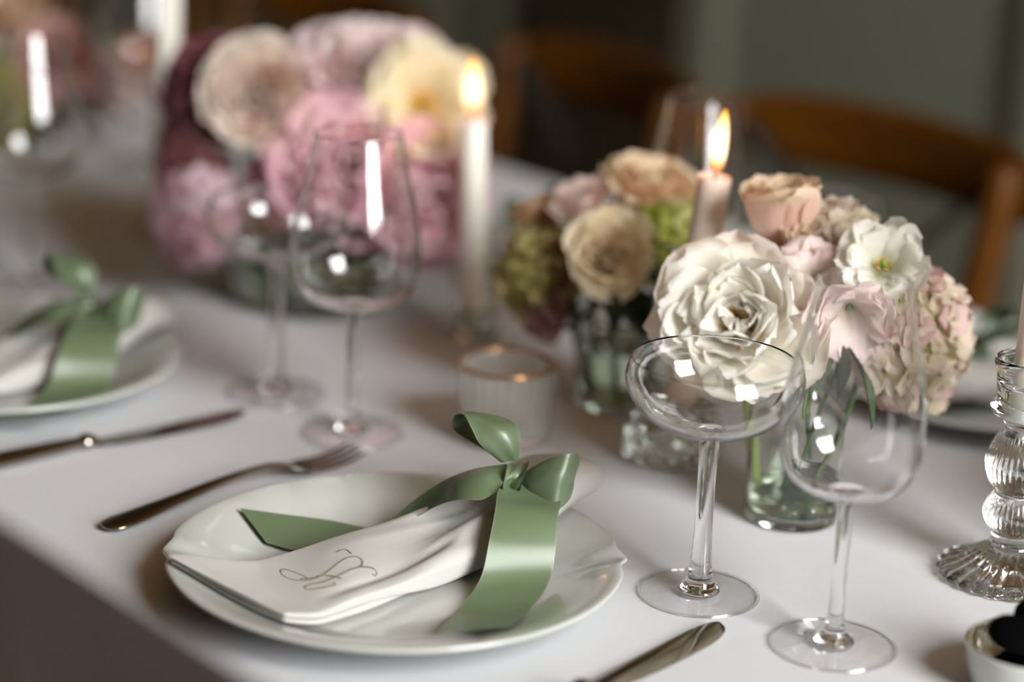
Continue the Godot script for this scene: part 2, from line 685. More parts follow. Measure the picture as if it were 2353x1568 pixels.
# ---------------------------------------------------------------- chairs
func build_chairs() -> void:
	var t := thing("crossback_chair", "dark brown wooden cross-back chair at right, nearest to the window light", "chair", Vector3(-0.485, 0, -0.47), 0.0, "cross-back chairs along the far side")
	var hw := 0.182
	var W: Material = M.chair_wood
	var g := Geo.new()
	# seat
	var p := PackedVector3Array()
	for q in [[0.45, 0.97], [0.452, 1.0], [0.472, 1.0], [0.478, 0.97]]:
		for k in 40:
			var a := TAU * k / 40
			var e := 0.55
			p.append(Vector3(signf(cos(a)) * pow(absf(cos(a)), e) * 0.205 * q[1], q[0], 0.02 + signf(sin(a)) * pow(absf(sin(a)), e) * 0.2 * q[1]))
	g.grid(p, 40, 4, true, true, PackedVector2Array(), PackedColorArray(), true)
	part("seat", g.mesh(), M.seat_weave, t)
	for s in [-1, 1]:
		g = Geo.new()
		g.tube(curve([Vector3(s * 0.17, 0.45, 0.17), Vector3(s * 0.172, 0.25, 0.18), Vector3(s * 0.178, 0.0, 0.19)], 5), 0.017, 12)
		part("leg", g.mesh(), W, t)
		g = Geo.new()
		g.tube(curve([Vector3(s * 0.165, 0.0, -0.20), Vector3(s * 0.165, 0.30, -0.165), Vector3(s * 0.168, 0.46, -0.155), Vector3(s * 0.174, 0.64, -0.170), Vector3(s * hw, 0.818, -0.200)], 6), [0.016, 0.016, 0.016, 0.016, 0.016, 0.016, 0.017, 0.017, 0.017, 0.017, 0.017, 0.017, 0.018, 0.018, 0.018, 0.018, 0.018, 0.018, 0.018, 0.018, 0.018, 0.018, 0.018, 0.018, 0.016], 12)
		part("back_post", g.mesh(), W, t)
		# one strip of the cross, bent
		g = Geo.new()
		g.tube(curve([Vector3(-s * 0.16, 0.49, -0.16), Vector3(-s * 0.06, 0.60, -0.195), Vector3(s * 0.06, 0.71, -0.215 - 0.006 * s), Vector3(s * 0.165, 0.80, -0.2)], 6), 0.012, 10, true, 0.4)
		part("cross_strip", g.mesh(), M.strap_iron, t)
		g = Geo.new()
		g.tube([Vector3(s * 0.175, 0.2, 0.18), Vector3(s * 0.166, 0.22, -0.175)], 0.009, 10)
		part("stretcher", g.mesh(), W, t)
	# the wide curved top rail
	p = PackedVector3Array()
	var m := 24
	for k in m + 1:
		var u := float(k) / m * 2.0 - 1.0
		var x := u * (hw + 0.018)
		var zc := -0.226 - 0.04 * (1.0 - u * u)
		var yc := 0.788 + 0.004 * (1.0 - u * u)
		var hh := 0.040 * (1.0 - 0.35 * pow(absf(u), 6.0))
		var th := 0.011
		for i in 16:
			var a := TAU * i / 16
			p.append(Vector3(x, yc + signf(sin(a)) * pow(absf(sin(a)), 0.6) * hh, zc + signf(cos(a)) * pow(absf(cos(a)), 0.7) * th))
	g = Geo.new()
	g.grid(p, 16, m + 1, true, true, PackedVector2Array(), PackedColorArray(), true)
	part("top_rail", g.mesh(), W, t)
	copy(t, "dark cross-back chair behind the lit white taper, second from the right", Vector3(-0.925, 0, -0.46), -0.22)
	copy(t, "dark cross-back chair just behind the big pink bouquet, third from the right", Vector3(-1.42, 0, -0.47), 0.0)
	copy(t, "dark cross-back chair furthest along the table, above the far flowers", Vector3(-1.87, 0, -0.47), 0.0)


# ---------------------------------------------------------------- porcelain
func plate_top(r: float) -> float:
	# height of the upper face over the radius
	if r < 0.078:
		return 0.0065
	var q := clampf((r - 0.078) / 0.053, 0.0, 1.0)
	return 0.0065 + 0.0175 * (q * q * (3.0 - 2.0 * q) * 0.55 + q * 0.45)


func plate_mesh() -> ArrayMesh:
	var segs := 288
	var prof := []
	for k in 9:
		prof.append([0.078 * k / 8.0, 0.0])
	for k in 16:
		prof.append([0.078 + 0.0535 * (k + 1) / 16.0, 0.0])
	var p := PackedVector3Array()
	var rows := 0
	var notch := func(a: float) -> Vector2:
		# bracket shaped dents in the rim
		var out := 0.0
		var crease := 0.0
		for k in 5:
			var w: float = [1.0, 0.7, 0.45, 0.4, 0.8][k]
			var d := wrapf(rad_to_deg(a) - [-53.0, 186.0, 170.0, 202.0, 128.0][k], -180.0, 180.0)
			out += w * (0.0024 * exp(-pow(d / 2.6, 2)) - 0.0020 * exp(-pow((absf(d) - 6.5) / 3.2, 2)))
			crease += w * (-exp(-pow(d / 3.0, 2)) + 0.5 * exp(-pow((absf(d) - 7.0) / 3.5, 2)))
		return Vector2(out, crease)
	for q in prof:
		for i in segs:
			var a := TAU * i / segs
			var nt: Vector2 = notch.call(a)
			var w := pow(clampf((q[0] - 0.085) / 0.047, 0, 1), 2.0)
			var r: float = q[0] + nt.x * w
			p.append(Vector3(cos(a) * r, plate_top(q[0]) + nt.y * 0.0012 * w, sin(a) * r))
		rows += 1
	# lip and underside, back to the middle
	var under := [[0.1328, 0.0230], [0.1325, 0.0212], [0.127, 0.0180], [0.110, 0.0115], [0.094, 0.0065], [0.084, 0.0035], [0.078, 0.0030], [0.0765, 0.0], [0.0735, 0.0], [0.072, 0.002], [0.04, 0.002], [0.0, 0.002]]
	for q in under:
		for i in segs:
			var a := TAU * i / segs
			var nt: Vector2 = notch.call(a)
			var w := pow(clampf((q[0] - 0.085) / 0.047, 0, 1), 2.0)
			var r: float = maxf(q[0] + nt.x * w, 1e-6)
			p.append(Vector3(cos(a) * r, q[1] + nt.y * 0.0012 * w, sin(a) * r))
		rows += 1
	var g := Geo.new()
	g.grid(p, segs, rows, true, true)
	return g.mesh()


# ---------------------------------------------------------------- napkin (plan in metres round the plate's centre; s runs from the flat open end to the rolled end)
var nap_back := [Vector2(-0.057, 0.118), Vector2(-0.049, 0.072), Vector2(-0.046, 0.025), Vector2(-0.042, -0.020), Vector2(-0.036, -0.062), Vector2(-0.034, -0.10), Vector2(-0.036, -0.137)]
var nap_front := [Vector2(0.030, 0.0995), Vector2(0.0305, 0.062), Vector2(0.0305, 0.025), Vector2(0.0300, -0.014), Vector2(0.0265, -0.052), Vector2(0.022, -0.10), Vector2(0.009, -0.162)]
var nap_th := [0.0065, 0.0100, 0.0140, 0.0175, 0.0245, 0.0325, 0.026]


func nap_point(s: float, t: float) -> Vector2:
	var b: Vector2 = at_curve(nap_back, s)
	var f: Vector2 = at_curve(nap_front, s)
	return b.lerp(f, t)


func nap_bottom(q: Vector2) -> float:
	return plate_top(minf(q.length(), 0.131)) + 0.0012


func nap_wrinkle(s: float, t: float) -> float:
	var near := exp(-pow((s - 0.62) / 0.16, 2))
	var w := 0.0030 * near * sin(t * 10.0 + s * 7.0 + 2.4) + 0.0012 * near * sin(t * 21.0 - s * 11.0)
	w += 0.0016 * sin(s * 17.0 + t * 5.0) * (1.0 - near) * smoothstep(0.05, 0.3, s)
	w -= 0.004 * exp(-pow((t - 0.80 + 0.25 * (s - 0.3)) / 0.07, 2)) * smoothstep(0.12, 0.3, s) * (1.0 - smoothstep(0.5, 0.66, s))
	return w


func nap_top(q: Vector2) -> float:
	var s := 0.3
	for k in 24:
		var t0 := nap_t(q, s)
		var z := nap_point(s, t0).y
		s = clampf(s + (z - q.y) * 2.5, 0.0, 1.0)
	var t := nap_t(q, s)
	return nap_height(s, t)


func nap_t(q: Vector2, s: float) -> float:
	var b: Vector2 = at_curve(nap_back, s)
	var f: Vector2 = at_curve(nap_front, s)
	return clampf((q - b).dot(f - b) / (f - b).length_squared(), 0.0, 1.0)


func nap_height(s: float, t: float) -> float:
	var th: float = at_curve(nap_th, s)
	var u := t * 2.0 - 1.0
	var e := lerpf(7.0, 2.2, smoothstep(0.2, 0.85, s))
	var dome := pow(maxf(0.0, 1.0 - pow(absf(u), e)), 1.0 / e)
	return nap_bottom(nap_point(s, t)) + th * (0.5 + 0.5 * dome) + nap_wrinkle(s, t) * dome


func napkin_fold(lower: bool) -> ArrayMesh:
	var nu := 96
	var nv := 84
	var p := PackedVector3Array()
	for j in nv:
		var s := float(j) / (nv - 1)
		var s2 := s
		# rounded lips at both ends
		var lip := 1.0
		var d0 := s / 0.016
		if d0 < 1.0:
			lip = sqrt(1.0 - pow(1.0 - d0, 2))
		var d1 := (1.0 - s) / 0.07
		var tip := 1.0
		if d1 < 1.0:
			tip = sqrt(maxf(0.0, 1.0 - pow(1.0 - d1, 2)))
		if lower:
			s2 = s * 0.955 + 0.004
		var th: float = at_curve(nap_th, s)
		var e := lerpf(7.0, 2.2, smoothstep(0.2, 0.85, s))
		for i in nu:
			var a := TAU * i / nu
			var ca := cos(a)
			var sa := sin(a)
			var u := signf(ca) * pow(absf(ca), 2.0 / e)
			var hgt := signf(sa) * pow(absf(sa), 2.0 / e)
			u *= lerpf(0.72, 1.0, tip)
			var t := u * 0.5 + 0.5
			if lower:
				t = lerpf(0.5, t, lerpf(0.985, 0.80, smoothstep(0.22, 0.50, s)))
			var q := nap_point(s2, t)
			var b := nap_bottom(q)
			# layers share the thickness: the lower one 45 %, the upper one 55 %
			var join := smoothstep(0.22, 0.50, s)
			var lo := 0.0
			var hi := 0.46
			if not lower:
				lo = 0.44 * (1.0 - join)
				hi = 1.0
			else:
				hi = lerpf(0.46, 0.40, join)
			var dome := pow(maxf(0.0, 1.0 - pow(absf(u), e)), 1.0 / e)
			var mid := b + th * (lo + hi) * 0.5
			var half := th * (hi - lo) * 0.5 * lip * lerpf(0.25, 1.0, tip)
			var y := mid + hgt * half
			if hgt > 0.0 and not lower:
				y += nap_wrinkle(s, t) * dome * lip * tip
			p.append(Vector3(q.x, y, q.y))
	var g := Geo.new()
	g.grid(p, nu, nv, true, true, PackedVector2Array(), PackedColorArray(), true)
	return g.mesh()


# a strip of ribbon between two rails of points, bulged across by camber
func strip(l: Array, r: Array, camber: Array, pleat := 0.0, sub := 12, across := 15, inset := 0.0) -> ArrayMesh:
	var a := curve(l, sub)
	var b := curve(r, sub)
	var cam := curve(camber, sub)
	var p := PackedVector3Array()
	var uvs := PackedVector2Array()
	var run := 0.0
	var m := a.size()
	for k in m:
		if k:
			run += ((a[k] + b[k]) * 0.5).distance_to((a[k - 1] + b[k - 1]) * 0.5)
		var d: Vector3 = ((a[mini(k + 1, m - 1)] + b[mini(k + 1, m - 1)]) - (a[maxi(k - 1, 0)] + b[maxi(k - 1, 0)])).normalized()
		var nn: Vector3 = (b[k] - a[k]).cross(d).normalized()
		for i in across:
			var u := float(i) / (across - 1)
			var off: float = cam[k] * (1.0 - pow(2.0 * u - 1.0, 2)) + pleat * sin(u * 9.0 + k * 0.12) * (1.0 - pow(2.0 * u - 1.0, 4))
			p.append(a[k].lerp(b[k], u) + nn * off)
			uvs.append(Vector2(run / 0.032, lerpf(inset, 1.0 - inset, u)))
	var g := Geo.new()
	g.grid(p, across, m, false, false, uvs)
	return g.mesh()


func build_napkin() -> Node3D:
	var n := Node3D.new()
	n.name = numbered("napkin")
	add_child(n, true)
	part("upper_fold", napkin_fold(false), M.linen, n)
	part("lower_fold", napkin_fold(true), M.linen, n)
	# embroidered initial: thin thread laid on the top face
	var strokes := [
		[Vector2(-0.0080, 0.0566), Vector2(-0.0156, 0.0566), Vector2(-0.0238, 0.0574), Vector2(-0.0280, 0.0592), Vector2(-0.0270, 0.0619), Vector2(-0.0209, 0.0642), Vector2(-0.0135, 0.0634), Vector2(-0.0082, 0.0605), Vector2(-0.0048, 0.0562), Vector2(-0.0036, 0.0504), Vector2(-0.0056, 0.0423), Vector2(-0.0092, 0.0328), Vector2(-0.0102, 0.0266), Vector2(-0.0084, 0.0224), Vector2(-0.0040, 0.0216), Vector2(0.0004, 0.0239), Vector2(0.0030, 0.0275), Vector2(0.0030, 0.0336), Vector2(0.0039, 0.0397), Vector2(0.0046, 0.0470), Vector2(0.0034, 0.0541), Vector2(0.0, 0.0596), Vector2(0.0, 0.0643), Vector2(0.0034, 0.0647), Vector2(0.0074, 0.0597), Vector2(0.0100, 0.0536), Vector2(0.0107, 0.0507), Vector2(0.0079, 0.0507)],
		[Vector2(-0.0020, 0.0488), Vector2(0.0020, 0.0464), Vector2(0.0061, 0.0454), Vector2(0.0075, 0.0441)],
		[Vector2(0.0030, 0.0275), Vector2(0.0049, 0.0241), Vector2(0.0071, 0.0216), Vector2(0.0106, 0.0215), Vector2(0.0116, 0.0237), Vector2(0.0099, 0.0245)],
		[Vector2(-0.0209, 0.0270), Vector2(-0.0207, 0.0223), Vector2(-0.0185, 0.0211), Vector2(-0.0147, 0.0219), Vector2(-0.0137, 0.0213)],
		[Vector2(-0.0057, 0.0509), Vector2(-0.0044, 0.0539), Vector2(-0.0068, 0.0561), Vector2(-0.0108, 0.0599)],
	]
	var g := Geo.new()
	for st in strokes:
		var path := []
		var rad := []
		var cv := curve(st, 6)
		for k in cv.size():
			var q: Vector2 = cv[k]
			path.append(Vector3(q.x, nap_top(q) + 0.0002, q.y))
			var d: Vector2 = cv[mini(k + 1, cv.size() - 1)] - cv[maxi(k - 1, 0)]
			rad.append(0.00016 + 0.00016 * absf(d.normalized().y))
		g.tube(path, rad, 6)
	part("embroidered_initial", g.mesh(), M.thread, n)
	return n


func build_ribbon() -> Node3D:
	var n := Node3D.new()
	n.name = numbered("satin_ribbon")
	add_child(n, true)
	var S: Material = M.satin
	part("front_tail", strip(
		[Vector3(0.0019, 0.0515, -0.0784), Vector3(0.0096, 0.0480, -0.0674), Vector3(0.0224, 0.0460, -0.0555), Vector3(0.0380, 0.0360, -0.0387), Vector3(0.0462, 0.0200, -0.0271), Vector3(0.0539, 0.0130, -0.0121), Vector3(0.0657, 0.0110, 0.0101), Vector3(0.0927, 0.0190, 0.0443)],
		[Vector3(0.0133, 0.0510, -0.0922), Vector3(0.0331, 0.0460, -0.0959), Vector3(0.0437, 0.0420, -0.0861), Vector3(0.0541, 0.0300, -0.0760), Vector3(0.0622, 0.0160, -0.0664), Vector3(0.0740, 0.0110, -0.0487), Vector3(0.0841, 0.0100, -0.0302), Vector3(0.1100, 0.0190, 0.0072)],
		[0.001, 0.001, 0.0005, 0.001, 0.0005, 0.0, 0.0, 0.0], 0.0), S, n)
	part("side_tail", strip(
		[Vector3(-0.0063, 0.0580, -0.0880), Vector3(-0.0105, 0.0580, -0.0712), Vector3(-0.0217, 0.0520, -0.0621), Vector3(-0.0325, 0.0430, -0.0543), Vector3(-0.0456, 0.0290, -0.0451), Vector3(-0.0517, 0.0130, -0.0271)],
		[Vector3(0.0178, 0.0560, -0.0628), Vector3(0.0173, 0.0510, -0.0501), Vector3(0.0062, 0.0490, -0.0429), Vector3(-0.0103, 0.0410, -0.0401), Vector3(-0.0291, 0.0270, -0.0356), Vector3(-0.0448, 0.0120, -0.0268)],
		[0.002, -0.004, -0.003, 0.003, 0.004, 0.001]), S, n)
	part("flat_tail", strip(
		[Vector3(-0.0582, 0.0095, -0.0354), Vector3(-0.0746, 0.0105, -0.0245), Vector3(-0.0866, 0.0125, -0.0135), Vector3(-0.0979, 0.0180, 0.0110), Vector3(-0.1087, 0.0235, 0.0348)],
		[Vector3(-0.0307, 0.0090, -0.0017), Vector3(-0.0428, 0.0085, 0.0054), Vector3(-0.0517, 0.0085, 0.0148), Vector3(-0.0639, 0.0090, 0.0251), Vector3(-0.0784, 0.0115, 0.0364)],
		[0.0, 0.001, 0.0015, 0.001, 0.0]), S, n)
	part("bow_loop", strip(
		[Vector3(-0.0030, 0.0618, -0.0800), Vector3(-0.0053, 0.0695, -0.0714), Vector3(-0.0091, 0.0759, -0.0668), Vector3(-0.0151, 0.0827, -0.0664), Vector3(-0.0242, 0.0880, -0.0679), Vector3(-0.0337, 0.0843, -0.0681), Vector3(-0.0360, 0.0744, -0.0703), Vector3(-0.0234, 0.0668, -0.0780), Vector3(-0.0075, 0.0607, -0.0838)],
		[Vector3(0.0036, 0.0637, -0.0885), Vector3(0.0031, 0.0739, -0.0895), Vector3(-0.0017, 0.0826, -0.0914), Vector3(-0.0109, 0.0859, -0.0887), Vector3(-0.0225, 0.0868, -0.0821), Vector3(-0.0333, 0.0852, -0.0785), Vector3(-0.0309, 0.0799, -0.0852), Vector3(-0.0172, 0.0730, -0.0913), Vector3(-0.0026, 0.0648, -0.0914)],
		[0.001, 0.003, 0.004, 0.002, 0.0, 0.0, 0.001, 0.002, 0.001], 0.0006), S, n)
	part("bow_loop", strip(
		[Vector3(0.0087, 0.0580, -0.0917), Vector3(0.0171, 0.0651, -0.0951), Vector3(0.0248, 0.0703, -0.1000), Vector3(0.0295, 0.0719, -0.1061), Vector3(0.0286, 0.0697, -0.1137), Vector3(0.0231, 0.0621, -0.1197), Vector3(0.0144, 0.0576, -0.1204), Vector3(0.0067, 0.0541, -0.1099), Vector3(0.0048, 0.0549, -0.0953)],
		[Vector3(0.0080, 0.0504, -0.0872), Vector3(0.0157, 0.0451, -0.0871), Vector3(0.0255, 0.0451, -0.0889), Vector3(0.0324, 0.0440, -0.0915), Vector3(0.0340, 0.0406, -0.0965), Vector3(0.0281, 0.0427, -0.1099), Vector3(0.0189, 0.0402, -0.1141), Vector3(0.0101, 0.0409, -0.1043), Vector3(0.0043, 0.0483, -0.0916)],
		[0.001, 0.003, 0.003, 0.002, 0.0, 0.0, 0.001, 0.001, 0.001], 0.0003), S, n)
	part("knot", strip(
		[Vector3(-0.0020, 0.0601, -0.0867), Vector3(0.0062, 0.0613, -0.0776), Vector3(0.0103, 0.0571, -0.0724), Vector3(0.0087, 0.0510, -0.0724), Vector3(0.0041, 0.0431, -0.0793)],
		[Vector3(0.0049, 0.0623, -0.0957), Vector3(0.0140, 0.0628, -0.0872), Vector3(0.0172, 0.0580, -0.0807), Vector3(0.0158, 0.0510, -0.0805), Vector3(0.0085, 0.0439, -0.0848)],
		[0.001, 0.003, 0.004, 0.003, 0.001], 0.0009, 12, 25, 0.1), S, n)
	return n


# ---------------------------------------------------------------- cutlery (tip towards -z, handle end at z = 0)
func swept(rows: Array, nu := 20) -> ArrayMesh:
	# rows: [z, centre y, half width, half thickness, squareness]
	var p := PackedVector3Array()
	for q in rows:
		for i in nu:
			var a := TAU * i / nu
			var e: float = q[4]
			p.append(Vector3(signf(cos(a)) * pow(absf(cos(a)), e) * q[2], q[1] + signf(sin(a)) * pow(absf(sin(a)), e) * q[3], q[0]))
	var g := Geo.new()
	g.grid(p, nu, rows.size(), true, true, PackedVector2Array(), PackedColorArray(), true)
	return g.mesh()


func smooth_rows(rows: Array, sub: int) -> Array:
	var out := []
	for k in rows.size() - 1:
		for s in sub:
			var q := []
			for w in 5:
				q.append(cat(rows[maxi(k - 1, 0)][w], rows[k][w], rows[k + 1][w], rows[mini(k + 2, rows.size() - 1)][w], float(s) / sub))
			out.append(q)
	out.append(rows[rows.size() - 1])
	return out


func build_fork(label: String, at: Vector3, turn: float) -> Node3D:
	var t := thing("dinner_fork", label, "fork", at, turn)
	part("handle", swept(smooth_rows([[0.0, 0.0035, 0.0015, 0.0008, 1.0], [-0.003, 0.0036, 0.0072, 0.0016, 1.0], [-0.012, 0.0042, 0.0102, 0.0022, 1.0], [-0.03, 0.0055, 0.0092, 0.0024, 1.0], [-0.06, 0.0085, 0.0062, 0.0025, 1.0], [-0.10, 0.0120, 0.0036, 0.0024, 1.0], [-0.128, 0.0125, 0.0033, 0.0022, 1.0], [-0.142, 0.0105, 0.0062, 0.0015, 1.0], [-0.152, 0.0075, 0.0115, 0.0011, 1.0], [-0.160, 0.0055, 0.0125, 0.0010, 0.8], [-0.166, 0.0046, 0.0123, 0.0009, 0.7]], 5), 24), M.steel, t)
	for k in 4:
		var x := -0.0104 + k * 0.00693
		var rows := []
		for q in [[-0.164, 0.0048, 0.0019], [-0.18, 0.0036, 0.0018], [-0.195, 0.0045, 0.0016], [-0.205, 0.0066, 0.0012], [-0.209, 0.0078, 0.0006]]:
			rows.append([q[0], q[1], q[2], 0.0009, 0.8])
		var o := part("tine", swept(smooth_rows(rows, 3), 10), M.steel, t)
		o.position.x = x
	return t


func build_knife(label: String, at: Vector3, turn: float) -> Node3D:
	var t := thing("table_knife", label, "knife", at, turn)
	part("handle", swept(smooth_rows([[0.0, 0.006, 0.001, 0.001, 1.0], [-0.002, 0.006, 0.0075, 0.0036, 0.9], [-0.01, 0.006, 0.0098, 0.0046, 0.9], [-0.04, 0.006, 0.0088, 0.0044, 0.9], [-0.075, 0.006, 0.0066, 0.004, 0.9], [-0.088, 0.006, 0.0052, 0.0038, 1.0]], 5), 24), M.steel, t)
	part("bolster", swept(smooth_rows([[-0.086, 0.006, 0.0052, 0.0038, 1.0], [-0.090, 0.006, 0.0068, 0.0052, 1.0], [-0.094, 0.006, 0.0068, 0.0052, 1.0], [-0.099, 0.0055, 0.0055, 0.0032, 1.0]], 4), 24), M.steel, t)
	# blade: broad, lying on its side, with a rounded tip
	var p := PackedVector3Array()
	var nu := 13
	var rows := [[-0.097, -0.0045, 0.0055], [-0.105, -0.0060, 0.0090], [-0.13, -0.0072, 0.0112], [-0.16, -0.0074, 0.0124], [-0.185, -0.0074, 0.0128], [-0.200, -0.0070, 0.0118], [-0.210, -0.0058, 0.0092], [-0.216, -0.0040, 0.0054], [-0.2185, -0.0010, 0.0012]]
	var rr := []
	for k in rows.size() - 1:
		for s in 5:
			var q := []
			for w in 3:
				q.append(cat(rows[maxi(k - 1, 0)][w], rows[k][w], rows[k + 1][w], rows[mini(k + 2, rows.size() - 1)][w], s / 5.0))
			rr.append(q)
	rr.append(rows[rows.size() - 1])
	for q in rr:
		for i in 24:
			var a := TAU * i / 24
			var u := 0.5 + 0.5 * cos(a)
			var x := lerpf(q[1], q[2], u)
			var bend := 0.0035 + 0.0010 * sin((q[0] + 0.097) * 26.0)
			p.append(Vector3(x, bend + sin(a) * lerpf(0.0011, 0.0004, u), q[0]))
	var g := Geo.new()
	g.grid(p, 24, rr.size(), true, true, PackedVector2Array(), PackedColorArray(), true)
	part("blade", g.mesh(), M.steel, t)
	return t


# ---------------------------------------------------------------- glassware
func stem_glass(prof_stem: Array, bowl: Array, th: float, bottom: Vector2, segs: int) -> Geo:
	var outer := curve(xy(prof_stem), 6)
	outer.remove_at(outer.size() - 1)
	outer += curve(xy(bowl), 7)
	# only the bowl gets an inner face
	var full := []
	var inner := []
	var m := outer.size()
	for k in range(m):
		full.append(outer[k])
	for k in range(m - 1, 0, -1):
		var d: Vector2 = (outer[mini(k + 1, m - 1)] - outer[maxi(k - 1, 0)]).normalized()
		var q: Vector2 = outer[k] + Vector2(-d.y, d.x) * th * (1.0 + 1.1 * pow(1.0 - clampf((outer[k].y - bottom.y) / (outer[m - 1].y - bottom.y), 0.0, 1.0), 1.5))
		if q.y < bottom.y:
			break
		if q.x > 0.002:
			inner.append(q)
	full += lip_arc(outer[m - 1], inner[0])
	full += inner
	full.append(Vector2(bottom.x * 0.6, bottom.y + 0.0002))
	full.append(Vector2(0, bottom.y))
	var g := Geo.new()
	lathe(g, full, segs)
	return g


# the rounded lip between an outer and an inner wall
func lip_arc(a: Vector2, b: Vector2) -> Array:
	var out := []
	var mid := (a + b) * 0.5
	var h := (a - b) * 0.5
	for k in 5:
		var w := PI * (k + 1) / 6.0
		out.append(mid + h * cos(w) + Vector2(-h.y, h.x).abs() * Vector2(0, 1) * sin(w) + Vector2(0, h.length() * sin(w)) * 0.6)
	return out


# the foot of a stemmed glass: a clear disc inside a rounded rim
func glass_foot(t: Node3D, segs: int) -> void:
	var g := Geo.new()
	lathe(g, [Vector2(0.0345, 0.0007), Vector2(0.026, 0.0011), Vector2(0.009, 0.0013)], segs, false)
	lathe(g, curve(xy([[0.82, 0.72], [1.5, 0.42], [2.6, 0.27], [3.45, 0.19]]), 5), segs, false)
	part("foot_disc", g.mesh(), M.thin_glass, t)
	g = Geo.new()
	var ring := []
	for k in 13:
		var a := TAU * k / 12.0
		ring.append(Vector2(0.0350 + 0.00075 * cos(a), 0.00125 + 0.00075 * sin(a)))
	lathe(g, ring, segs)
	part("foot_rim", g.mesh(), M.glass, t)


func make_wine(label: String, at: Vector3, wide := 1.0, segs := 128) -> Node3D:
	var t := thing("wine_glass", label, "wine glass", at, 0.0, "wine glasses on the table")
	var w := wide
	var g := stem_glass(
		[[0.0, 0.12], [0.5, 0.12], [0.95, 0.16], [1.15, 0.30], [1.1, 0.50], [0.85, 0.70], [0.58, 1.15], [0.46, 2.2], [0.42, 3.4], [0.42, 5.2], [0.44, 7.2], [0.47, 8.6], [0.56, 9.05]],
		[[0.62, 9.15], [1.4 * w, 9.28], [2.35 * w, 9.52], [3.05 * w, 9.92], [3.55 * w, 10.55], [3.85 * w, 11.5], [3.98 * w, 12.7], [3.96 * w, 14.0], [3.58 * w, 16.3], [3.06 * w, 18.8], [2.63 * w, 21.3]],
		0.0008, Vector2(0.006, 0.0936), segs)
	part("glass_body", g.mesh(), M.glass, t)
	glass_foot(t, segs)
	return t


func make_coupe(label: String, at: Vector3, segs := 128) -> Node3D:
	var t := thing("coupe_glass", label, "coupe glass", at, 0.0, "coupe glasses on the table")
	var g := stem_glass(
		[[0.0, 0.12], [0.5, 0.12], [0.95, 0.16], [1.2, 0.30], [1.15, 0.52], [0.92, 0.74], [0.73, 1.3], [0.63, 2.2], [0.55, 3.6], [0.52, 5.0], [0.53, 7.2], [0.57, 9.0], [0.63, 9.85]],
		[[0.70, 9.95], [1.6, 10.15], [2.9, 10.6], [3.9, 11.2], [4.6, 12.0], [4.97, 12.8], [5.05, 13.5], [4.9, 14.1], [4.72, 14.5]],
		0.0008, Vector2(0.006, 0.1014), segs)
	part("glass_body", g.mesh(), M.glass, t)
	glass_foot(t, segs)
	return t


func make_votive() -> void:
	var t := thing("votive_holder", "ribbed clear glass votive tumbler with a gold rim behind the green bow", "votive holder", Vector3(-0.13, TOP, 0.098))
	var g := Geo.new()
	var prof := []
	prof += [Vector2(0, 0.0006), Vector2(0.026, 0.0004), Vector2(0.0290, 0.0012)]
	prof += curve(xy([[3.05, 0.4], [3.15, 1.4], [3.25, 3.4], [3.33, 5.1]]), 8)
	prof += [Vector2(0.0334, 0.0545), Vector2(0.0325, 0.0555), Vector2(0.0312, 0.0548)]
	prof += curve(xy([[3.08, 5.1], [3.0, 3.4], [2.9, 1.6], [2.8, 0.9]]), 8)
	prof += [Vector2(0.024, 0.0075), Vector2(0, 0.0070)]
	lathe(g, prof, 288, true, func(a, y, r): return 1.0 + (0.030 * absf(sin(a * 13.0)) - 0.012 if r > 0.029 and y > 0.003 and y < 0.0525 and r > 0.0302 + y * 0.03 else 0.0))
	part("ribbed_body", g.mesh(), M.votive_glass, t)
	g = Geo.new()
	var ring := []
	for k in 13:
		var a := TAU * k / 12
		ring.append(Vector2(0.0323 + cos(a) * 0.0013, 0.0556 + sin(a) * 0.0010))
	lathe(g, ring, 120)
	part("gold_rim", g.mesh(), M.gold, t)


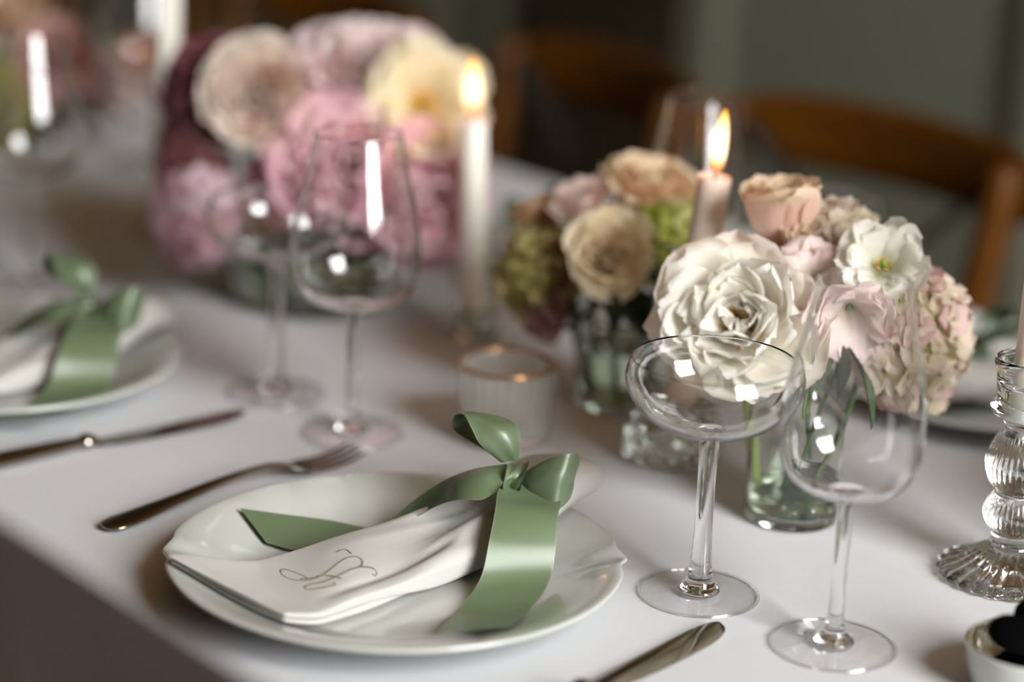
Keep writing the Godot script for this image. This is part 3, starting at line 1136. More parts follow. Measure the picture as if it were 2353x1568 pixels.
func make_taper(label: String, at: Vector3, length: float, r0: float, r1: float, wax: Material, lean: Vector3, lit := true, flame_len := 0.042, flame_r := 0.0085) -> Node3D:
	var t := thing("taper_candle", label, "candle", at)
	var up := lean.normalized()
	var side := up.cross(Vector3.BACK).normalized()
	t.basis = Basis(side, up, side.cross(up))
	var g := Geo.new()
	var prof := [Vector2(0, 0)]
	prof += curve([Vector2(r0 * 0.96, 0.0), Vector2(r0, 0.004), Vector2(lerpf(r0, r1, 0.5), length * 0.5), Vector2(r1, length - 0.006), Vector2(r1 * 0.94, length - 0.0015)], 8)
	prof += [Vector2(r1 * 0.8, length), Vector2(r1 * 0.45, length - 0.0012), Vector2(0, length - 0.0022)]
	lathe(g, prof, 64)
	part("wax_stick", g.mesh(), wax, t)
	g = Geo.new()
	g.tube(curve([Vector3(0, length - 0.003, 0), Vector3(0.0002, length + 0.004, 0), Vector3(0.0012, length + 0.009, 0.0003)], 4), 0.0010, 8)
	var wick := part("wick", g.mesh(), M.wick, t)
	if lit:
		g = Geo.new()
		var p := []
		for k in 33:
			var q := k / 32.0
			var r := flame_r * pow(q, 0.42) * pow(1.0 - q, 0.72) * 1.75
			p.append(Vector2(maxf(r, 0.0), length + 0.0035 + flame_len * q))
		var rows := PackedVector3Array()
		var uvs := PackedVector2Array()
		for k in 33:
			for i in 24:
				var a := TAU * i / 24
				rows.append(Vector3(cos(a) * maxf(p[k].x, 1e-6), p[k].y, sin(a) * maxf(p[k].x, 1e-6)))
				uvs.append(Vector2(i / 24.0, k / 32.0))
		g.grid(rows, 24, 33, true, true, uvs)
		part("flame", g.mesh(), M.flame, t)
		var l := OmniLight3D.new()
		l.name = "flame_light"
		l.light_color = Color(1.0, 0.62, 0.30)
		l.light_energy = 0.0005
		l.light_size = 0.005
		l.omni_range = 12.0
		l.omni_attenuation = 2.0
		l.shadow_enabled = true
		l.position = Vector3(0, length + 0.0035 + flame_len * 0.45, 0)
		t.add_child(l, true)
	return t


func make_pressed_cup(called: String, label: String, at: Vector3, r: float, h: float, hole: float, knobs: int) -> Node3D:
	# a squat moulded glass holder with a well for the candle
	var t := thing(called, label, "candle holder", at)
	var g := Geo.new()
	var prof := [Vector2(0, 0.0004)]
	prof += curve([Vector2(r * 0.8, 0.0004), Vector2(r * 0.96, 0.003), Vector2(r, h * 0.45), Vector2(r * 0.9, h * 0.85), Vector2(r * 0.78, h)], 8)
	prof += curve([Vector2(hole + 0.003, h), Vector2(hole, h - 0.002), Vector2(hole, h * 0.4 + 0.002)], 6)
	prof += [Vector2(hole * 0.9, h * 0.4), Vector2(0, h * 0.4)]
	var amp := 0.045 if knobs else 0.0
	lathe(g, prof, 160, true, func(a, y, rr): return 1.0 + (amp * sin(a * knobs) * sin(y / h * 11.0) if rr > hole * 1.3 else 0.0))
	part("glass_body", g.mesh(), M.pressed_glass, t)
	return t


func make_candlestick() -> void:
	var t := thing("glass_candlestick", "tall pressed-glass candlestick with fluted balls and foot at the right edge", "candlestick", Vector3(0.231, TOP, 0.001))
	var g := Geo.new()
	var prof := [Vector2(0, 0.004), Vector2(0.036, 0.003)]
	prof += curve(xy([[4.15, 0.05], [4.3, 0.25], [4.22, 0.5], [3.6, 0.8], [2.7, 1.25], [1.95, 1.75], [1.5, 2.15], [1.38, 2.45], [1.36, 2.85], [1.42, 3.05], [1.72, 3.4], [1.93, 4.0], [1.9, 4.6], [1.6, 5.2], [1.36, 5.45], [1.42, 5.65], [1.85, 6.2], [2.12, 7.1], [2.1, 7.7], [1.8, 8.6], [1.4, 9.3], [1.3, 9.65], [1.34, 9.95], [1.6, 10.25], [2.05, 10.5], [2.2, 10.8], [2.05, 11.1], [1.92, 11.3], [1.96, 12.0], [2.04, 12.9], [2.14, 13.3], [2.24, 13.55], [2.2, 13.8], [2.02, 13.95], [1.85, 13.8]]), 5)
	prof += curve(xy([[1.72, 13.3], [1.55, 12.6], [1.2, 12.2], [1.12, 11.8], [1.12, 10.9]]), 5)
	prof += [Vector2(0.008, 0.1085), Vector2(0, 0.1085)]
	lathe(g, prof, 240, true, func(a, y, r):
		var k := 0.0
		if y < 0.021 and r > 0.017:
			k = 0.036 * clampf((0.021 - y) / 0.004, 0, 1) * clampf(y / 0.003, 0.15, 1)
		elif y > 0.031 and y < 0.053:
			k = 0.022 * sin((y - 0.031) / 0.022 * PI)
		elif y > 0.056 and y < 0.093:
			k = 0.018 * sin((y - 0.056) / 0.037 * PI)
		var m := 24.0 if y < 0.022 else 36.0
		return 1.0 + k * sin(a * m))
	part("glass_body", g.mesh(), M.pressed_glass, t)
	make_taper("tall white taper candle standing in the fluted glass candlestick", Vector3(0.231, TOP + 0.109, 0.001), 0.22, 0.0108, 0.0100, M.wax_white, Vector3.UP, false)


func make_box() -> void:
	var t := thing("trinket_box", "small round white porcelain box with mirror-bright metal lid", "box", Vector3(0.335, TOP, 0.120))
	var g := Geo.new()
	var prof := [Vector2(0, 0.0008), Vector2(0.026, 0.0006)]
	prof += curve(xy([[2.85, 0.15], [3.1, 0.6], [3.35, 1.5], [3.48, 2.35], [3.5, 2.6]]), 6)
	prof += [Vector2(0.0346, 0.0268), Vector2(0.0337, 0.0268), Vector2(0.0333, 0.0255), Vector2(0.032, 0.008), Vector2(0.026, 0.004), Vector2(0, 0.004)]
	lathe(g, prof, 128)
	part("porcelain_body", g.mesh(), M.china, t)
	g = Geo.new()
	lathe(g, [Vector2(0, 0.0262), Vector2(0.030, 0.0262), Vector2(0.0326, 0.0264), Vector2(0.0331, 0.0256), Vector2(0.0328, 0.0235), Vector2(0, 0.0235)], 128)
	part("metal_lid", g.mesh(), M.mirror, t)
	# black velvet bow on the lid
	var b := thing("velvet_bow", "black velvet ribbon bow lying on the metal lid of the white box", "bow", Vector3(0.335, TOP + 0.0266, 0.120))
	for q in 2:
		var rows := [[0.004, 0.006, 0.006, 0.004, 1.0], [-0.004, 0.0085, 0.0130, 0.0062, 0.9], [-0.012, 0.0110, 0.0165, 0.0085, 0.9], [-0.021, 0.0105, 0.0160, 0.0080, 0.9], [-0.027, 0.0085, 0.0105, 0.0045, 1.0], [-0.0305, 0.0075, 0.0030, 0.0015, 1.0]]
		var o := part("bow_loop", swept(smooth_rows(rows, 5), 28), M.velvet, b)
		o.rotation.y = 0.2 + q * PI
	var k := Geo.new()
	k.tube(curve([Vector3(-0.002, 0.006, -0.012), Vector3(0.0, 0.011, -0.004), Vector3(0.002, 0.006, 0.006)], 6), 0.0075, 14)
	part("knot", k.mesh(), M.velvet, b)


# ---------------------------------------------------------------- flowers
func lin(c: Color) -> Color:
	return c.srgb_to_linear()


# one petal: base at the origin, growing up +y, its outer face towards +z
func petal(L: float, W: float, ang: Array, cup: float, ruffle: float, jag: float, cols: Array, sd: int, blunt := 4.0, nu := 13, nv := 12) -> ArrayMesh:
	var nz := FastNoiseLite.new()
	nz.seed = sd
	nz.frequency = 1.0
	var p := PackedVector3Array()
	var col := PackedColorArray()
	var uvs := PackedVector2Array()
	# the spine, finely
	var spine := [Vector2.ZERO]
	var tilt := []
	var steps := 40
	for k in steps + 1:
		var q := float(k) / steps
		var a: float = lerpf(ang[0], ang[1], q * 2.0) if q < 0.5 else lerpf(ang[1], ang[2], q * 2.0 - 1.0)
		tilt.append(a)
		if k:
			spine.append(spine[k - 1] + Vector2(cos(a), sin(a)) * L / steps)
	var wmax := 0.0
	for k in 41:
		var q := k / 40.0
		wmax = maxf(wmax, pow(q, 0.6) * sqrt(maxf(0.0, 1.0 - pow(q, blunt))))
	var c0: Color = lin(cols[0])
	var c1: Color = lin(cols[1])
	var c2: Color = lin(cols[2] if cols.size() > 2 else cols[1])
	for j in nv:
		var v := float(j) / (nv - 1)
		for i in nu:
			var u := float(i) / (nu - 1) * 2.0 - 1.0
			var edge := 1.0 + jag * nz.get_noise_2d(u * 2.2 + 7.0, 3.0) * smoothstep(0.4, 1.0, v)
			var q := v
			var w := W * 0.5 * maxf(0.10 * (1.0 - q), pow(q, 0.6) * sqrt(maxf(0.0, 1.0 - pow(q * 0.985, blunt))) / wmax)
			var fs := clampf(q * edge, 0.0, 1.0) * steps
			var k := mini(int(fs), steps - 1)
			var sp: Vector2 = spine[k].lerp(spine[k + 1], fs - k)
			if q * edge > 1.0:
				sp += Vector2(cos(tilt[steps]), sin(tilt[steps])) * (q * edge - 1.0) * L
			var a: float = lerpf(tilt[k], tilt[k + 1], fs - k)
			var nn := Vector3(0, -sin(a), cos(a))
			var ph := u * cup * clampf(w / (W * 0.5), 0.2, 1.0)
			var R := w / maxf(0.05, cup * clampf(w / (W * 0.5), 0.2, 1.0))
			var x := R * sin(ph)
			var inn := R * (1.0 - cos(ph))
			var pos := Vector3(x, sp.x, sp.y) - nn * inn
			var rim := pow(maxf(absf(u), v), 3.0)
			var rf := ruffle * rim * v * (0.75 * sin(u * 3.3 + sd) + 0.9 * nz.get_noise_2d(u * 1.1, v * 0.9 + 11.0) + 0.22 * sin(u * 8.0 + sd * 2.0))
			pos += nn * (rf + ruffle * 0.4 * nz.get_noise_2d(u * 1.0 + 31.0, v * 1.2))
			p.append(pos)
			var cc := c0.lerp(c1, smoothstep(0.05, 0.45, v)).lerp(c2, smoothstep(0.72, 1.0, maxf(v, absf(u) * v)))
			var mott := 1.0 + 0.05 * nz.get_noise_2d(u * 3.0, v * 3.0 + 50.0)
			col.append(Color(cc.r * mott, cc.g * mott, cc.b * mott))
			uvs.append(Vector2(u * 0.5 + 0.5, v))
	var g := Geo.new()
	g.grid(p, nu, nv, false, false, uvs, col)
	return g.mesh()


func head_basis(axis: Vector3, spin := 0.0) -> Basis:
	var y := axis.normalized()
	var x := y.cross(Vector3(0.3, 0.1, 1.0).normalized()).normalized()
	var z := x.cross(y).normalized()
	return Basis(x, y, z) * Basis(Vector3.UP, spin)


func flower_head(called: String, label: String, at: Vector3, axis: Vector3, spin := 0.0, group := "") -> Node3D:
	var t := thing(called, label, "flower", at + Vector3(0, TOP, 0), 0.0, group)
	t.basis = head_basis(axis, spin)
	return t


func put_petal(t: Node3D, mesh: Mesh, phi: float, r0: float, y0: float, roll := 0.0, lean := 0.0, mat: Material = null) -> void:
	var o := part("petal", mesh, mat if mat else M.petal, t)
	var b := Basis(Vector3.UP, phi) * Basis(Vector3.RIGHT, lean) * Basis(Vector3.UP, roll)
	o.transform = Transform3D(b, Basis(Vector3.UP, phi) * Vector3(0, y0, r0))


func stem_to(t: Node3D, foot: Vector3, rad := 0.0022, mat: Material = null, bend := Vector3.ZERO) -> void:
	# from the flower's base down to a point in the vase (world, over the table top)
	var inv := t.transform.affine_inverse()
	var head := t.position
	var f := foot + Vector3(0, TOP, 0)
	var ax := t.basis.y
	var path := curve([head + ax * 0.004, head - ax * 0.012 + Vector3(0, -0.004, 0), head.lerp(f, 0.45) + bend, f], 8)
	var loc := []
	for q in path:
		loc.append(inv * q)
	var g := Geo.new()
	g.tube(loc, rad, 10)
	part("stem", g.mesh(), mat if mat else M.stem, t)


# a rose: tight spiral heart, opening ring by ring
func rose(called: String, label: String, at: Vector3, axis: Vector3, R: float, cols: Array, open := 1.0, count := 24, spin := 0.0, sd := 1, group := "") -> Node3D:
	var t := flower_head(called, label, at, axis, spin, group)
	rng.seed = sd * 77 + 5
	var k := R / 0.034
	for i in count:
		var q := float(i) / (count - 1)
		var L := lerpf(0.029, 0.043, q) * k
		var W := lerpf(0.022, 0.047, pow(q, 0.8)) * k
		var a0 := lerpf(0.15, 1.20, q) * (0.65 + 0.35 * open)
		var a1 := lerpf(-0.12, 0.40, q * q) * open
		var a2 := lerpf(0.0, 1.60, pow(q, 1.5)) * open
		var cup := lerpf(1.45, 0.62, q)
		var deep: Color = cols[0]
		var mid: Color = cols[1].lerp(cols[3] if cols.size() > 3 else cols[1], 1.0 - q)
		var m := petal(L, W, [a0, a1, a2], cup, 0.0022 * k * (0.4 + q), 0.05, [deep, mid, cols[2]], sd * 31 + i, 5.0)
		put_petal(t, m, i * 2.39996 + rng.randf_range(-0.15, 0.15), lerpf(0.0012, 0.006, q) * k, rng.randf_range(-0.001, 0.001) * k + lerpf(0.006, 0.0, q) * k)
	for i in 5:
		var m := leaf_mesh(0.022 * k, 0.007 * k, [1.2, 1.9, 2.3], Color(0.30, 0.40, 0.18), 0.0, i)
		var o := part("sepal", m, M.leaf, t)
		o.transform = Transform3D(Basis(Vector3.UP, i * TAU / 5.0), Vector3.ZERO)
	return t


func peony(called: String, label: String, at: Vector3, axis: Vector3, R: float, cols: Array, layers: Array, spin := 0.0, sd := 1, stamens := 24, group := "") -> Node3D:
	# layers: [count, length, width, base angle, mid angle, tip angle, cup, ruffle, jag] as shares of R
	var t := flower_head(called, label, at, axis, spin, group)
	rng.seed = sd * 131 + 7
	var li := 0
	for ly in layers:
		var vars := []
		for k in 4:
			var j := func(x): return x * rng.randf_range(0.88, 1.12)
			vars.append(petal(j.call(ly[1]) * R, j.call(ly[2]) * R, [ly[3] + rng.randf_range(-0.08, 0.08), ly[4] + rng.randf_range(-0.12, 0.12), ly[5] + rng.randf_range(-0.22, 0.22)], ly[6] * rng.randf_range(0.8, 1.2), ly[7] * R, ly[8], [cols[0], cols[1].lerp(cols[2], float(li) / layers.size() * 0.5), cols[2] if li else cols[3]], sd * 53 + li * 11 + k, 4.5 if li < 2 else 5.5))
		for i in ly[0]:
			put_petal(t, vars[i % 4], TAU * (i + 0.37 * li) / ly[0] + rng.randf_range(-1.3, 1.3) * ly[9], R * 0.06, R * (0.02 + 0.018 * li) + rng.randf_range(-0.02, 0.02) * R, rng.randf_range(-0.3, 0.3), rng.randf_range(-ly[9], ly[9]))
		li += 1
	if stamens:
		var g := Geo.new()
		for i in stamens:
			var a := i * 2.39996
			var r := R * 0.26 * sqrt((i + 0.5) / stamens)
			var tip := Vector3(cos(a) * r * 1.5, R * rng.randf_range(0.42, 0.56), sin(a) * r * 1.5)
			g.tube([Vector3(cos(a) * r * 0.5, R * 0.06, sin(a) * r * 0.5), tip * 0.85, tip], [R * 0.010, R * 0.011, R * 0.018], 5)
		part("stamens", g.mesh(), M.stamen, t)
	return t


func lisianthus(called: String, label: String, at: Vector3, axis: Vector3, R: float, cols: Array, spin := 0.0, sd := 1, heart := true, group := "") -> Node3D:
	var t := flower_head(called, label, at, axis, spin, group)
	rng.seed = sd * 211 + 3
	var k := R / 0.04
	for ring in 2:
		for i in 5:
			var out := 1 - ring
			var m := petal((0.049 + 0.006 * out) * k * rng.randf_range(0.94, 1.06), (0.060 + 0.006 * out) * k, [0.72 + 0.10 * out, 0.72 + 0.22 * out + rng.randf_range(-0.08, 0.08), 1.30 + 0.40 * out + rng.randf_range(-0.25, 0.25)], 0.75, 0.0065 * k, 0.08, cols, sd * 17 + ring * 9 + i, 9.0, 19, 16)
			put_petal(t, m, TAU * (i + 0.5 * ring) / 5.0 + rng.randf_range(-0.1, 0.1), 0.002 * k, 0.0, rng.randf_range(-0.18, 0.18))
	if heart:
		var g := Geo.new()
		g.tube(curve([Vector3(0, 0.001, 0) * k, Vector3(0, 0.012, 0) * k, Vector3(0.001, 0.022, 0) * k], 4), 0.0026 * k, 10)
		g.tube(curve([Vector3(-0.003, 0.022, 0) * k, Vector3(0.001, 0.0255, 0) * k, Vector3(0.004, 0.022, 0.001) * k], 4), 0.0022 * k, 10)
		part("pistil", g.mesh(), M.pistil, t)
		for i in 5:
			var a := TAU * i / 5.0 + 0.4
			var rr := 0.0068 * k
			g = Geo.new()
			g.tube([Vector3(cos(a) * 0.003 * k, 0.004 * k, sin(a) * 0.003 * k), Vector3(cos(a) * rr, 0.016 * k, sin(a) * rr)], 0.0005 * k, 6)
			g.tube([Vector3(cos(a) * rr, 0.0145 * k, sin(a) * rr), Vector3(cos(a) * rr * 1.05, 0.018 * k, sin(a) * rr * 1.05), Vector3(cos(a + 0.3) * rr * 1.2, 0.0225 * k, sin(a + 0.3) * rr * 1.2)], [0.0011 * k, 0.0018 * k, 0.0007 * k], 8)
			part("stamen", g.mesh(), M.stamen, t)
	return t


# a ball of small four-petalled florets
func hydrangea(called: String, label: String, at: Vector3, axis: Vector3, R: float, palette: Array, count: int, fr: float, spin := 0.0, sd := 1, group := "", cover := 0.72) -> Node3D:
	var t := flower_head(called, label, at, axis, spin, group)
	rng.seed = sd * 19 + 1
	var vars := []
	for k in palette.size() * 2:
		var pal: Array = palette[k % palette.size()]
		var g := Geo.new()
		for i in 4:
			var pm := petal(fr * 1.05 * rng.randf_range(0.9, 1.1), fr * 1.15 * rng.randf_range(0.9, 1.1), [1.15 + rng.randf_range(-0.2, 0.2), 1.3 + rng.randf_range(-0.25, 0.25), 1.5 + rng.randf_range(-0.5, 0.5)], 0.4, fr * 0.14, 0.06, pal, sd * 7 + k * 4 + i, 4.0, 7, 7)
			var arr := pm.surface_get_arrays(0)
			var b := Basis(Vector3.UP, TAU * i / 4.0 + rng.randf_range(-0.15, 0.15))
			var pv := PackedVector3Array()
			for q in arr[Mesh.ARRAY_VERTEX]:
				pv.append(b * q)
			var pf: PackedInt32Array = arr[Mesh.ARRAY_INDEX]
			pf.reverse()
			g.piece(pv, arr[Mesh.ARRAY_TEX_UV], pf, false, arr[Mesh.ARRAY_COLOR])
		var dot := PackedVector3Array()
		for j in 5:
			for i in 8:
				var th := PI * j / 4.0
				dot.append(Vector3(sin(th) * cos(TAU * i / 8), 0.9 - cos(th), sin(th) * sin(TAU * i / 8)) * fr * 0.13)
		var dc := PackedColorArray()
		for i in 40:
			dc.append(lin(Color(0.80, 0.82, 0.52)))
		g.grid(dot, 8, 5, true, true, PackedVector2Array(), dc)
		vars.append(g.mesh())
	for i in count:
		var y := 1.0 - (i + 0.5) / count * 2.0 * cover
		var ph := i * 2.39996 + rng.randf_range(-0.15, 0.15)
		var rr := sqrt(maxf(0.0, 1.0 - y * y))
		var d := Vector3(cos(ph) * rr, y, sin(ph) * rr)
		var o := part("floret", vars[rng.randi() % vars.size()], M.petal, t)
		var q := (d + Vector3(rng.randf_range(-1, 1), rng.randf_range(-1, 1), rng.randf_range(-1, 1)) * 0.28).normalized()
		var bx := head_basis(q, rng.randf() * TAU)
		o.transform = Transform3D(bx.scaled_local(Vector3.ONE * rng.randf_range(0.8, 1.12)), Vector3(0, R * 0.35, 0) + d * R * rng.randf_range(0.86, 1.02) * Vector3(1, 0.85, 1))
	return t


func leaf_mesh(L: float, W: float, ang: Array, c: Color, teeth := 0.0, sd := 0, fold := 0.35) -> ArrayMesh:
	var p := PackedVector3Array()
	var col := PackedColorArray()
	var uvs := PackedVector2Array()
	var nv := 25 if teeth > 0.0 else 13
	var nu := 9
	var pos := Vector2.ZERO
	for j in nv:
		var v := float(j) / (nv - 1)
		var a: float = lerpf(ang[0], ang[1], v * 2.0) if v < 0.5 else lerpf(ang[1], ang[2], v * 2.0 - 1.0)
		if j:
			pos += Vector2(cos(a), sin(a)) * L / (nv - 1)
		var w := W * 0.5 * (pow(sin(PI * pow(v, 0.8)), 0.85) + 0.02)
		if teeth > 0.0 and j % 2 == 0:
			w *= 1.0 - teeth
		var nn := Vector3(0, -sin(a), cos(a))
		for i in nu:
			var u := float(i) / (nu - 1) * 2.0 - 1.0
			p.append(Vector3(u * w, pos.x, pos.y) - nn * (absf(u) * w * fold) + nn * 0.02 * W * sin(v * 13.0 + sd) * absf(u))
			var lum := 1.0 + (0.35 if i == 4 else 0.0) + 0.10 * sin(v * 40.0 + absf(u) * 8.0)
			var k := lin(c)
			col.append(Color(k.r * lum, k.g * lum, k.b * lum))
			uvs.append(Vector2(u * 0.5 + 0.5, v))
	var g := Geo.new()
	g.grid(p, nu, nv, false, false, uvs, col)
	return g.mesh()


# leaf on a flower's stem, given from root to tip over the table top
func leaf_on(t: Node3D, root: Vector3, tip: Vector3, W: float, c: Color, teeth := 0.0, spin := 0.0, sag := 0.25) -> void:
	var d := tip - root
	var m := leaf_mesh(d.length() * 1.03, W, [-sag, 0.0, sag], c, teeth, int(root.x * 1000))
	var o := part("leaf", m, M.leaf, t)
	var w := Transform3D(head_basis(d, spin), root + Vector3(0, TOP, 0))
	o.transform = t.transform.affine_inverse() * w


func make_vase(called: String, label: String, at: Vector3, outer: Array, th: float, floor_y: float, water: float, segs := 128) -> Node3D:
	var t := thing(called, label, "vase", at)
	var g := Geo.new()
	var o := [Vector2(0, 0.0012), Vector2(outer[0][0] * 0.01 * 0.7, 0.0010)]
	o += curve(xy(outer), 7)
	var inner := []
	var m := o.size()
	for k in range(m - 1, 1, -1):
		var d: Vector2 = (o[mini(k + 1, m - 1)] - o[maxi(k - 1, 0)]).normalized()
		var q: Vector2 = o[k] + Vector2(-d.y, d.x) * th
		if q.y > floor_y + 0.002 and q.x > 0.002:
			inner.append(q)
	var tail: Vector2 = inner[inner.size() - 1]
	var full: Array = o + lip_arc(o[m - 1], inner[0]) + inner + [Vector2(tail.x * 0.94, floor_y + 0.0006), Vector2(tail.x * 0.7, floor_y), Vector2(0, floor_y)]
	lathe(g, full, segs)
	part("glass_body", g.mesh(), M.vase_glass, t)
	if water > 0.0:
		var w := [Vector2(0, floor_y + 0.0003)]
		var side := []
		for q in inner:
			if q.y < water:
				side.append(Vector2(q.x - 0.0003, q.y))
		side.reverse()
		w.append(Vector2(side[0].x * 0.9, floor_y + 0.0006))
		w += side
		w += [Vector2(side[side.size() - 1].x, water), Vector2(0, water - 0.0003)]
		g = Geo.new()
		lathe(g, w, segs)
		part("water", g.mesh(), M.water, t)
	return t


# the flower colours (base, body, edge, heart)
const FULL := [[8, 1.20, 1.30, 1.15, 1.30, 1.05, 0.75, 0.09, 0.015, 0.10], [8, 1.10, 1.15, 0.98, 0.92, 0.62, 0.90, 0.09, 0.020, 0.14], [8, 1.00, 1.02, 0.82, 0.72, 0.40, 0.95, 0.09, 0.025, 0.18], [8, 0.90, 0.86, 0.64, 0.52, 0.22, 1.0, 0.09, 0.030, 0.22], [7, 0.78, 0.74, 0.46, 0.34, 0.08, 1.0, 0.09, 0.035, 0.26], [5, 0.64, 0.60, 0.28, 0.16, -0.05, 1.0, 0.08, 0.035, 0.30]]
const OPEN := [[8, 1.20, 1.30, 1.15, 1.30, 1.05, 0.75, 0.09, 0.015, 0.10], [8, 1.12, 1.15, 0.98, 0.95, 0.66, 0.90, 0.10, 0.020, 0.14], [8, 1.00, 1.00, 0.85, 0.80, 0.48, 1.0, 0.09, 0.025, 0.20], [7, 0.88, 0.86, 0.70, 0.62, 0.28, 1.05, 0.09, 0.030, 0.28], [6, 0.72, 0.74, 0.56, 0.46, 0.10, 1.1, 0.09, 0.030, 0.34], [3, 0.56, 0.60, 0.42, 0.30, 0.0, 1.1, 0.08, 0.030, 0.4]]
const CREAM := [Color(0.94, 0.90, 0.70), Color(0.97, 0.955, 0.91), Color(0.975, 0.965, 0.94), Color(0.965, 0.92, 0.885)]
const WHITE := [Color(0.88, 0.91, 0.58), Color(0.97, 0.965, 0.92), Color(0.975, 0.965, 0.935)]
const BLUSH := [Color(0.92, 0.88, 0.76), Color(0.955, 0.90, 0.875), Color(0.95, 0.865, 0.87)]
const PEACH := [Color(0.88, 0.66, 0.54), Color(0.95, 0.83, 0.755), Color(0.96, 0.89, 0.78), Color(0.93, 0.74, 0.63)]
const TEA := [Color(0.88, 0.71, 0.47), Color(0.955, 0.90, 0.77), Color(0.965, 0.93, 0.83), Color(0.92, 0.78, 0.56)]
const PINK := [Color(0.90, 0.63, 0.67), Color(0.955, 0.79, 0.82), Color(0.97, 0.87, 0.885), Color(0.95, 0.79, 0.83)]
const PALE := [Color(0.91, 0.75, 0.75), Color(0.96, 0.875, 0.87), Color(0.97, 0.925, 0.915), Color(0.96, 0.89, 0.885)]
const IVORY := [Color(0.78, 0.48, 0.44), Color(0.94, 0.87, 0.80), Color(0.955, 0.915, 0.86), Color(0.84, 0.57, 0.54)]
const LEMON := [Color(0.92, 0.80, 0.40), Color(0.945, 0.90, 0.76), Color(0.955, 0.925, 0.83)]


func build_front_bouquet() -> void:
	var at := Vector3(0.087, 0, 0.041)
	make_vase("bottle_vase", "clear glass bottle vase with a narrow neck holding the white peony", at + Vector3(0, TOP, 0), [[2.5, 0.05], [2.85, 0.12], [3.0, 0.45], [3.02, 2.5], [3.0, 5.4], [2.95, 6.7], [2.6, 7.6], [1.95, 8.3], [1.58, 8.9], [1.5, 9.6], [1.55, 10.3], [1.75, 10.6]], 0.0022, 0.006, 0.022)
	var pe := peony("peony", "large ruffled cream-white peony with yellow heart in the front vase", Vector3(0.054, 0.124, 0.065), Vector3(0.55, 0.42, 0.72), 0.047, CREAM, OPEN, 0.3, 2, 40)
	stem_to(pe, at + Vector3(-0.022, 0.014, 0.010), 0.0036, M.stem_pale)
	var r1 := rose("rose", "peach rose seen from the side at the top of the front bouquet", Vector3(0.036, 0.164, 0.010), Vector3(-0.05, 1.0, 0.12), 0.037, PEACH, 0.40, 22, 0.4, 3)
	stem_to(r1, at + Vector3(-0.004, 0.030, -0.012), 0.0020, M.stem_dark)
	var r2 := rose("rose", "small half-open peach rose between the side-on rose and white lisianthus", Vector3(0.058, 0.158, 0.010), Vector3(0.35, 0.9, 0.35), 0.023, PEACH, 0.62, 18, 1.3, 4)
	stem_to(r2, at + Vector3(0.002, 0.064, 0.0), 0.0020, M.stem_dark)
	var hy := hydrangea("hydrangea", "pale cream hydrangea cluster at the top behind the white lisianthus", Vector3(0.058, 0.160, -0.012), Vector3(0.15, 1.0, 0.25), 0.026, [[Color(0.84, 0.86, 0.56), Color(0.96, 0.92, 0.82), Color(0.965, 0.93, 0.86)], [Color(0.89, 0.84, 0.62), Color(0.955, 0.89, 0.82), Color(0.955, 0.90, 0.85)]], 34, 0.0125, 0.0, 5)
	stem_to(hy, at + Vector3(-0.003, 0.070, -0.004), 0.0020, M.stem_dark)
	var hr := hydrangea("hydrangea", "blush and cream hydrangea hanging on the right of the front bouquet", Vector3(0.100, 0.116, -0.020), Vector3(0.62, 0.05, -0.25), 0.042, [[Color(0.84, 0.86, 0.58), Color(0.955, 0.90, 0.82), Color(0.955, 0.875, 0.83)], [Color(0.90, 0.88, 0.66), Color(0.96, 0.92, 0.80), Color(0.96, 0.91, 0.82)], [Color(0.90, 0.78, 0.70), Color(0.955, 0.84, 0.81), Color(0.955, 0.82, 0.82)]], 66, 0.0145, 0.6, 6, "", 0.8)
	stem_to(hr, at + Vector3(0.016, 0.014, 0.006), 0.0020, M.stem_dark)
	var w := lisianthus("lisianthus", "open white lisianthus with yellow stamens facing the camera", Vector3(0.1105, 0.1635, 0.002), Vector3(0.52, 0.62, 0.50), 0.0225, WHITE, 0.2, 7)
	stem_to(w, at + Vector3(-0.006, 0.016, 0.006), 0.0018, M.stem_dark)
	var p1 := lisianthus("lisianthus", "blush pink lisianthus drooping below the white lisianthus", Vector3(0.104, 0.143, 0.024), Vector3(0.62, -0.30, 0.55), 0.026, BLUSH, 0.9, 8, false)
	stem_to(p1, at + Vector3(0.004, 0.072, 0.004), 0.0018, M.stem)
	var p2 := lisianthus("lisianthus", "blush pink lisianthus squeezed between white peony and white lisianthus", Vector3(0.074, 0.150, 0.026), Vector3(0.62, 0.35, 0.50), 0.022, BLUSH, 0.1, 9, false)
	stem_to(p2, at + Vector3(0.002, 0.068, 0.006), 0.0018, M.stem)
	var gl := Color(0.235, 0.31, 0.215)
	leaf_on(p1, Vector3(0.112, 0.118, 0.030), Vector3(0.156, 0.082, 0.051), 0.023, gl, 0.10, 1.2)
	leaf_on(p1, Vector3(0.104, 0.120, 0.034), Vector3(0.126, 0.092, 0.052), 0.020, gl, 0.08, 0.5)
	leaf_on(p1, Vector3(0.100, 0.118, 0.040), Vector3(0.106, 0.094, 0.060), 0.016, gl, 0.08, 0.2)
	leaf_on(p2, Vector3(0.088, 0.112, 0.050), Vector3(0.092, 0.074, 0.066), 0.012, Color(0.29, 0.33, 0.22), 0.0, 0.9)


